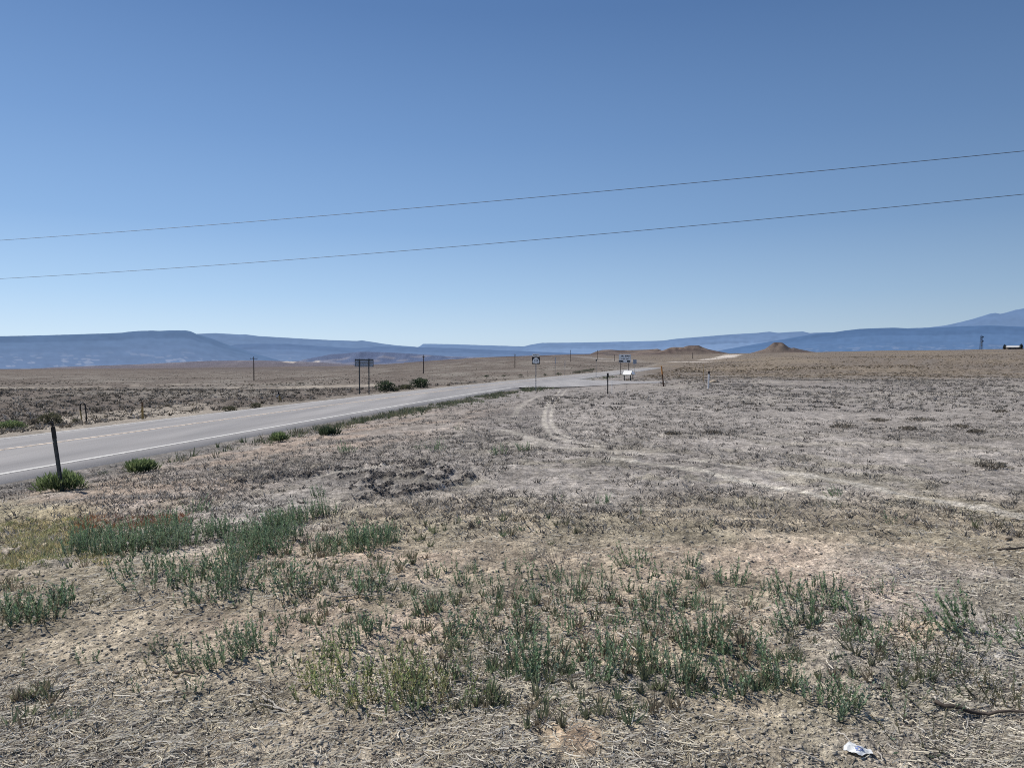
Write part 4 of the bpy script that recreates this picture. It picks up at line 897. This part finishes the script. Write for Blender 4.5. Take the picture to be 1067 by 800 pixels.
# posts
def round_post(name, px, py, top, rad, mat, label, capm=None, cap=.14, lean=0, cat='post', capname='cap'):
    p = ground_at(px, py); u1 = px_m(p); t = thing(name, p, label, cat); hh = (py-top)*u1; lx = lean*u1
    f = 1-cap
    MB().tube([(0, 0, -.25), (lx*.5*f, 0, hh*.5*f), (lx*f, 0, hh*f)], [rad, rad, rad*.96], 10).build('shaft', mat, t, False)
    if capm: MB().tube([(lx*f, 0, hh*f+.003), (lx, 0, hh*.985), (lx, 0, hh)], [rad*1.12, rad*1.1, rad*.7], 10).build(capname, capm, t, False)
    return t
p = ground_at(633.2, 410.6); u1 = px_m(p); t = thing('marker_post', p, 'black steel post standing upright left of the information panels', 'post'); hh = 22*u1
m = MB(); m.box((0, 0, hh*.45-.1), (.06, .012, hh*.9+.2)); m.box((0, .024, hh*.45-.1), (.012, .04, hh*.9+.2)); m.build('post', M_black, t)
m = MB(); m.box((0, -.012, hh*.90), (.10, .01, .22), None, .003); m.build('marker_plate', M_signblack, t)
round_post('thin_stake', 637.6, 409.6, 396.6, .016, M_whitepost, 'thin pale stake just right of the black steel post', None, .02)
round_post('marker_post', 691.6, 402.6, 381.2, .045, M_brownpost, 'brown post with orange upper half, tilted slightly left', M_orange, .42, -2.6, capname='orange_top')
round_post('marker_post', 738.0, 404.8, 386.8, .052, M_whitepost, 'white plastic post with a black cap on the grey flat', M_black, .16, .6)
round_post('thin_stake', 733.0, 398, 379.2, .016, M_ochre, 'thin straw coloured stake left of the white plastic post', None, .02)
round_post('short_post', 549.3, 392.9, 386, .05, M_wood, 'short dark wooden post across the road left of the route sign', M_black, .12)
# dirt mound by the white post
p = ground_at(744, 398.5); b = MB(); r = bmesh.ops.create_icosphere(b.bm, subdivisions=4, radius=1)
for v in b.bm.verts:
    k = 1+.22*float(vn(v.co.x*2.3+9, v.co.y*2.3+v.co.z*2, 3))+.1*float(vn(v.co.x*6, v.co.z*6, 4)); v.co = Vector((v.co.x*.40*k, v.co.y*.5*k, max(v.co.z, -.2)*.17*k))
o = b.build('dirt_mound', M_rock, None, True, p); tag(o, 'small pale dirt mound right of the white plastic post', 'mound')
o.data.transform(Matrix.Translation((0, 0, .02)))
# utility poles
def utility_pole(px, py, top, label, arm=True, rz=.5, rad=.16):
    p = ground_at(px, py); u1 = px_m(p); hh = (py-top)*u1; t = thing('utility_pole', p, label, 'utility pole', rz, 'utility poles along the plain')
    MB().tube([(0, 0, -1), (0, 0, hh*.5), (0, 0, hh)], [rad*1.25, rad*1.1, rad*.85], 10).build('pole', M_wood, t, False)
    if arm:
        a = MB().box((0, -.16, hh-.75), (2.7, .14, .17)).build('crossarm', M_wood, t)
        for xq in (-1.2, -.45, .45, 1.2): MB().tube([(xq, -.16, hh-.66), (xq, -.16, hh-.52), (xq, -.16, hh-.42)], [.05, .09, .05], 8).build('insulator', M_steel, a)
    return t
utility_pole(264.6, 396.5, 371.6, 'utility pole with crossarm on the left plain, largest of the row', True, .35)
utility_pole(441.3, 389.2, 369.8, 'utility pole behind the wide dark green roadside shrub', True, 1.25)
utility_pole(536.5, 383.2, 368.8, 'utility pole just left of the route sign', True, 1.3)
utility_pole(594.4, 377.0, 364.6, 'utility pole on the plain right of the edge-on signs', True, 1.3)
utility_pole(622.4, 375.0, 364.8, 'utility pole rising behind the slim junction signpost', True, 1.3)
utility_pole(640.2, 376.2, 369.6, 'faint utility pole left of the wide guide sign', True, 1.3)
utility_pole(721.5, 373.6, 367.4, 'faint utility pole in front of the flat topped hill', True, 1.3)
# power lines overhead
def wire(name, a, b, sag, label, ext=.7):
    a = Vector(a); b = Vector(b); pts = []
    for i in range(121):
        s = -ext+(1+2*ext)*i/120; q = a.lerp(b, s); q.z -= sag*4*s*(1-s); pts.append(q)
    o = MB().tube(pts, .0105, 6).build(name, M_wire, None, True); return tag(o, label, 'power line', None)
def at_px(px, py, d): v = ray(px, py); return Vector((v.x*d, d, H+v.z*d))
wire('power_line', at_px(0, 250.5, 43), at_px(1067, 157.5, 24.6), .17, 'upper dark power line crossing the sky')
wire('power_line', at_px(0, 290.5, 45), at_px(1067, 202.5, 25.5), .25, 'lower dark power line crossing the sky')
# lattice tower and shed on the right skyline
p = ground_at(1022, 366); p = Vector(((1022-CX)/F*870, 870, 0)); p.z = float(T(np.array([p.x]), np.array([p.y]))[0]); u1 = px_m(p)
t = thing('lattice_tower', p, 'dark lattice tower with dishes on the right skyline', 'tower'); hh = 14.2*u1
for sx in (-1, 1):
    for sy in (-1, 1): MB().tube([(sx*1.3, sy*1.3, -.5), (sx*.75, sy*.75, hh)], .16, 6).build('leg', M_tower, t)
m = MB(); N = 7
for k in range(N):
    z0, z1 = hh*k/N, hh*(k+1)/N; w0, w1 = 1.3-.55*k/N, 1.3-.55*(k+1)/N
    for a in range(4):
        c = [(1, 1), (-1, 1), (-1, -1), (1, -1)]; p0, p1 = c[a], c[(a+1) % 4]
        m.tube([(p0[0]*w0, p0[1]*w0, z0), (p1[0]*w1, p1[1]*w1, z1)], .09, 4); m.tube([(p0[0]*w1, p0[1]*w1, z1), (p1[0]*w1, p1[1]*w1, z1)], .09, 4)
m.build('lattice', M_tower, t)
for zq, sx in ((.30, -1), (.55, -1), (.62, 1), (.93, 1)):
    MB().tube([(sx*.8, -1.15, hh*zq), (sx*.8, -1.45, hh*zq)], [.75, .95], 14).build('dish', M_tower if sx > 0 else M_steel, t)
MB().tube([(0, 0, hh), (0, 0, hh+1.6)], .08, 6).build('antenna', M_tower, t)
X0 = (1054.8-CX)/F*880; p = Vector((X0, 880, 0)); p.z = float(T(np.array([X0]), np.array([880.]))[0]); u1 = px_m(p)
t = thing('shed', p, 'long low shed with bright pale roof on the right skyline', 'building')
Ls = 15.5*u1; m = MB(); m.box((0, 0, .6), (Ls, 7, 3.2)); m.build('wall', M_wall, t)
MB().prism([(-4.2, 0), (4.2, 0), (0, 2.0)], Ls+.8, Matrix.Translation((Ls/2+.4, 0, 2.22)) @ Matrix.Rotation(math.pi/2, 4, 'Z')).build('roof', M_roof, t)
for k in range(3): MB().box((-Ls*.3+k*Ls*.3, -3.52, .7), (2.2, .06, 2.4)).build('door', M_tower, t)
def tree(px, d, h, label):
    X0 = (px-CX)/F*d; p = Vector((X0, d, float(T(np.array([X0]), np.array([d*1.]))[0]))); t = thing('skyline_tree', p, label, 'tree')
    MB().tube([(0, 0, -.5), (.1, 0, h*.4), (0, .1, h*.8)], [.25, .18, .08], 6).build('trunk', M_wood, t)
    f = bpy.data.objects.new('crown', shrub_mesh(int(px), h*.24, h, 700, [(.03, .045, .05), (.04, .055, .06)], .7)); col.objects.link(f); f.parent = t
tree(1046.2, 872, 6.0, 'dark narrow tree left of the pale roofed shed')
tree(1063.6, 872, 6.6, 'dark narrow tree right of the pale roofed shed')

# ------------------------------------------------------------------ sticks and litter in the foreground
def stick(pxs, rad, mat, label, name='fallen_stick', group=None, lift=.012):
    pts = [ground_at(*q) for q in pxs]; P = []
    for i in range(len(pts)-1):
        for k in range(4):
            q = pts[i].lerp(pts[i+1], k/4); P.append(q)
    P.append(pts[-1]); n = len(P); o0 = P[n//2].copy(); Q = []
    for i, q in enumerate(P):
        j = rad*2.2*float(vn(np.array([i*.9+q.x*7]), np.array([q.y*3]), 5)[0]); Q.append(Vector((q.x+j, q.y+j*.5, float(TM(np.array([q.x]), np.array([q.y]))[0])+lift+rad*.6))-o0)
    o = MB().tube(Q, [rad*(1-.55*i/n) for i in range(n)], 6).build(name, mat, None, True, o0); return tag(o, label, 'stick', group)
stick([(1040, 574), (1075, 573.6)], .012, M_twigdark, 'dark straight stick at the right edge of the flat')
stick([(975, 737), (1000, 743), (1030, 745), (1075, 752)], .011, M_twigdark, 'long dark crooked branch at lower right')
stick([(974, 731), (982, 738), (1000, 744)], .006, M_twig, 'bleached curved twig tip at the start of the dark branch')
stick([(272, 722), (286, 731), (299, 741)], .006, M_twig, 'bleached twig left of the yellowing weeds, lower of a crossing pair')
stick([(270, 728), (290, 735), (300, 738)], .005, M_twig, 'bleached twig left of the yellowing weeds, upper of a crossing pair')
stick([(505, 676), (517, 684), (522, 690), (517, 697)], .0055, M_twig, 'bleached hooked twig left of the densest weed clump')
stick([(526, 664), (528, 671), (536, 678)], .006, M_twig, 'bleached bent twig touching the densest weed clump')
stick([(644, 662), (658, 673), (672, 688)], .0055, M_twig, 'bleached slanting twig left of the tall leaning weed')
stick([(180, 702), (195, 704), (206, 706)], .007, M_twigdark, 'short dark stick lying at lower left')
stick([(426, 686), (438, 688), (449, 693)], .005, M_twig, 'short tan twig above the yellowing weeds')
stick([(812, 789), (835, 795), (860, 799)], .005, M_twig, 'bleached twig left of the white litter')
stick([(873, 768), (884, 776), (890, 781)], .004, M_twig, 'bleached straw touching the upper left of the white litter')
stick([(914, 788), (921, 796)], .004, M_twig, 'bleached straw at the lower right of the white litter')
stick([(115, 638), (150, 634), (165, 628)], .006, M_twig, 'bleached stick left of the tall clump in front of the left patch')
stick([(352, 626), (375, 622), (402, 624)], .006, M_twig, 'bleached bowed stick beside the low green weed left of centre')
# crumpled white wrapper with blue print
p = ground_at(894, 788); p.z = float(TM(np.array([p.x]), np.array([p.y]))[0])+.006; nx, ny = 26, 16; vs = []; t = thing('plastic_litter', p, 'crumpled white plastic scrap with blue print lying at the bottom right', 'litter', -.45)
u1 = px_m(p); w_, d_ = 28*u1, 17*u1/.40*.55
def lit(x_, y_): return .007+.009*float(fbm(np.array([x_*32.]), np.array([y_*38.]), 3, 66)[0])+.005*(1-(2*x_/w_)**2)
def clampxy(a, b):
    yy_ = (b-.5)*d_*(1-.62*abs(2*a-1)**1.6); return (a-.5)*w_, yy_+.012*math.sin(a*9)
me_v = []; me_f = []
for j in range(ny):
    for i in range(nx):
        xx, yy_ = clampxy(i/(nx-1), j/(ny-1)); me_v.append((xx, yy_, lit(xx, yy_)))
for j in range(ny-1):
    for i in range(nx-1): k = j*nx+i; me_f.append((k, k+1, k+nx+1, k+nx))
np_mesh('plastic_sheet', np.array(me_v), np.array(me_f), M_plastic, smooth=True, parent=t)
me_v = []; me_f = []
for (a0, a1, b0, b1) in [(.34, .66, .62, .70), (.30, .36, .40, .66), (.40, .50, .42, .52), (.56, .70, .36, .44), (.62, .68, .44, .58), (.42, .58, .28, .34), (.50, .55, .52, .60)]:
    for i in range(6):
        for b_ in (b0, b1): xx, yy_ = clampxy(a0+(a1-a0)*i/5, b_); me_v.append((xx, yy_, lit(xx, yy_)+.002))
    k = len(me_v)-12
    for i in range(5): me_f.append((k+2*i, k+2*i+2, k+2*i+3, k+2*i+1))
np_mesh('blue_print', np.array(me_v), np.array(me_f), M_ink, parent=t)
for px, py, lab in [(738, 518, 'pale stone on the grey flat below the wheel tracks'), (1050, 560, 'flat tan stone near the right edge below the dark stick'), (505, 706, 'tan stone beside the yellow-green clump in the centre foreground'), (1057, 541, 'pale stone at the right edge near the pale wheel track')]:
    p = ground_at(px, py); b = MB(); bmesh.ops.create_icosphere(b.bm, subdivisions=3, radius=1); r = 3.2*px_m(p)
    for v in b.bm.verts:
        k = 1+.3*float(vn(v.co.x*1.7+px, v.co.y*1.7+v.co.z, 3)); v.co = Vector((v.co.x*1.2*k, v.co.y*.9*k, v.co.z*.55*k))*r
    o = b.build('stone', M_rock, None, False, p); tag(o, lab, 'stone')

# ------------------------------------------------------------------ light, sky, camera
SUN_AZ, SUN_EL = math.radians(-62), math.radians(50)          # azimuth from the view direction, negative = left
sd = Vector((math.sin(SUN_AZ)*math.cos(SUN_EL), math.cos(SUN_AZ)*math.cos(SUN_EL), math.sin(SUN_EL)))
ld = bpy.data.lights.new('sun', 'SUN'); ld.energy = 4.9; ld.angle = math.radians(.53); ld.color = (1, .94, .85)
lo = bpy.data.objects.new('sun', ld); col.objects.link(lo); lo.rotation_euler = (-sd).to_track_quat('-Z', 'Y').to_euler(); lo.location = (0, 0, 50)
w = bpy.data.worlds.new('World'); sc.world = w; w.use_nodes = True; nt = w.node_tree; bg = nt.nodes['Background']
sky = nt.nodes.new('ShaderNodeTexSky'); sky.sky_type = 'NISHITA'; sky.sun_disc = False; sky.sun_elevation = SUN_EL; sky.sun_rotation = SUN_AZ
sky.altitude = 1500; sky.air_density = 1.0; sky.dust_density = .6; sky.ozone_density = 3
tcw = nt.nodes.new('ShaderNodeTexCoord'); sep = nt.nodes.new('ShaderNodeSeparateXYZ'); nt.links.new(tcw.outputs['Generated'], sep.inputs[0])
rp = nt.nodes.new('ShaderNodeValToRGB'); cr = rp.color_ramp
stops = [(0, (.55, .70, .87)), (.03, (.53, .69, .875)), (.085, (.385, .57, .81)), (.17, (.235, .405, .68)), (.28, (.155, .295, .56)), (.42, (.088, .19, .415)), (.60, (.06, .15, .37)), (1, (.045, .12, .31))]
while len(cr.elements) < len(stops): cr.elements.new(.5)
for e, (ps, c) in zip(cr.elements, stops): e.position = ps; e.color = (*c, 1)
nt.links.new(sep.outputs['Z'], rp.inputs['Fac'])
# broad brightening of the haze on the sun's side
dt = nt.nodes.new('ShaderNodeVectorMath'); dt.operation = 'DOT_PRODUCT'; nt.links.new(tcw.outputs['Generated'], dt.inputs[0]); dt.inputs[1].default_value = (math.sin(-.62)*.93, math.cos(-.62)*.93, .36)
mr = nt.nodes.new('ShaderNodeMapRange'); mr.inputs['From Min'].default_value = .3; mr.inputs['From Max'].default_value = 1; mr.inputs['To Min'].default_value = 7.4; mr.inputs['To Max'].default_value = 11.5; nt.links.new(dt.outputs['Value'], mr.inputs['Value'])
sc2 = nt.nodes.new('ShaderNodeVectorMath'); sc2.operation = 'SCALE'; nt.links.new(rp.outputs['Color'], sc2.inputs[0]); nt.links.new(mr.outputs[0], sc2.inputs['Scale'])
sc1 = nt.nodes.new('ShaderNodeVectorMath'); sc1.operation = 'SCALE'; sc1.inputs['Scale'].default_value = 1.0; nt.links.new(sky.outputs[0], sc1.inputs[0])
mx = nt.nodes.new('ShaderNodeMix'); mx.data_type = 'RGBA'; mx.inputs[0].default_value = .78; nt.links.new(sc1.outputs[0], mx.inputs[6]); nt.links.new(sc2.outputs[0], mx.inputs[7])
nt.links.new(mx.outputs[2], bg.inputs['Color']); bg.inputs['Strength'].default_value = .1
cd = bpy.data.cameras.new('camera'); cam = bpy.data.objects.new('camera', cd); col.objects.link(cam); sc.camera = cam
cd.sensor_width = 36; cd.sensor_fit = 'HORIZONTAL'; cd.lens = F/1067*36; cd.clip_start = .05; cd.clip_end = 2.0e5
cam.location = (0, 0, H); cam.rotation_euler = (math.pi/2-PITCH, 0, 0)
sc.view_settings.view_transform = 'Standard'; sc.view_settings.look = 'None'; sc.view_settings.exposure = 0; sc.view_settings.gamma = 1
sc.render.engine = 'CYCLES'; sc.cycles.use_denoising = False; sc.cycles.filter_width = 1.05; sc.cycles.max_bounces = 6; sc.cycles.transparent_max_bounces = 4
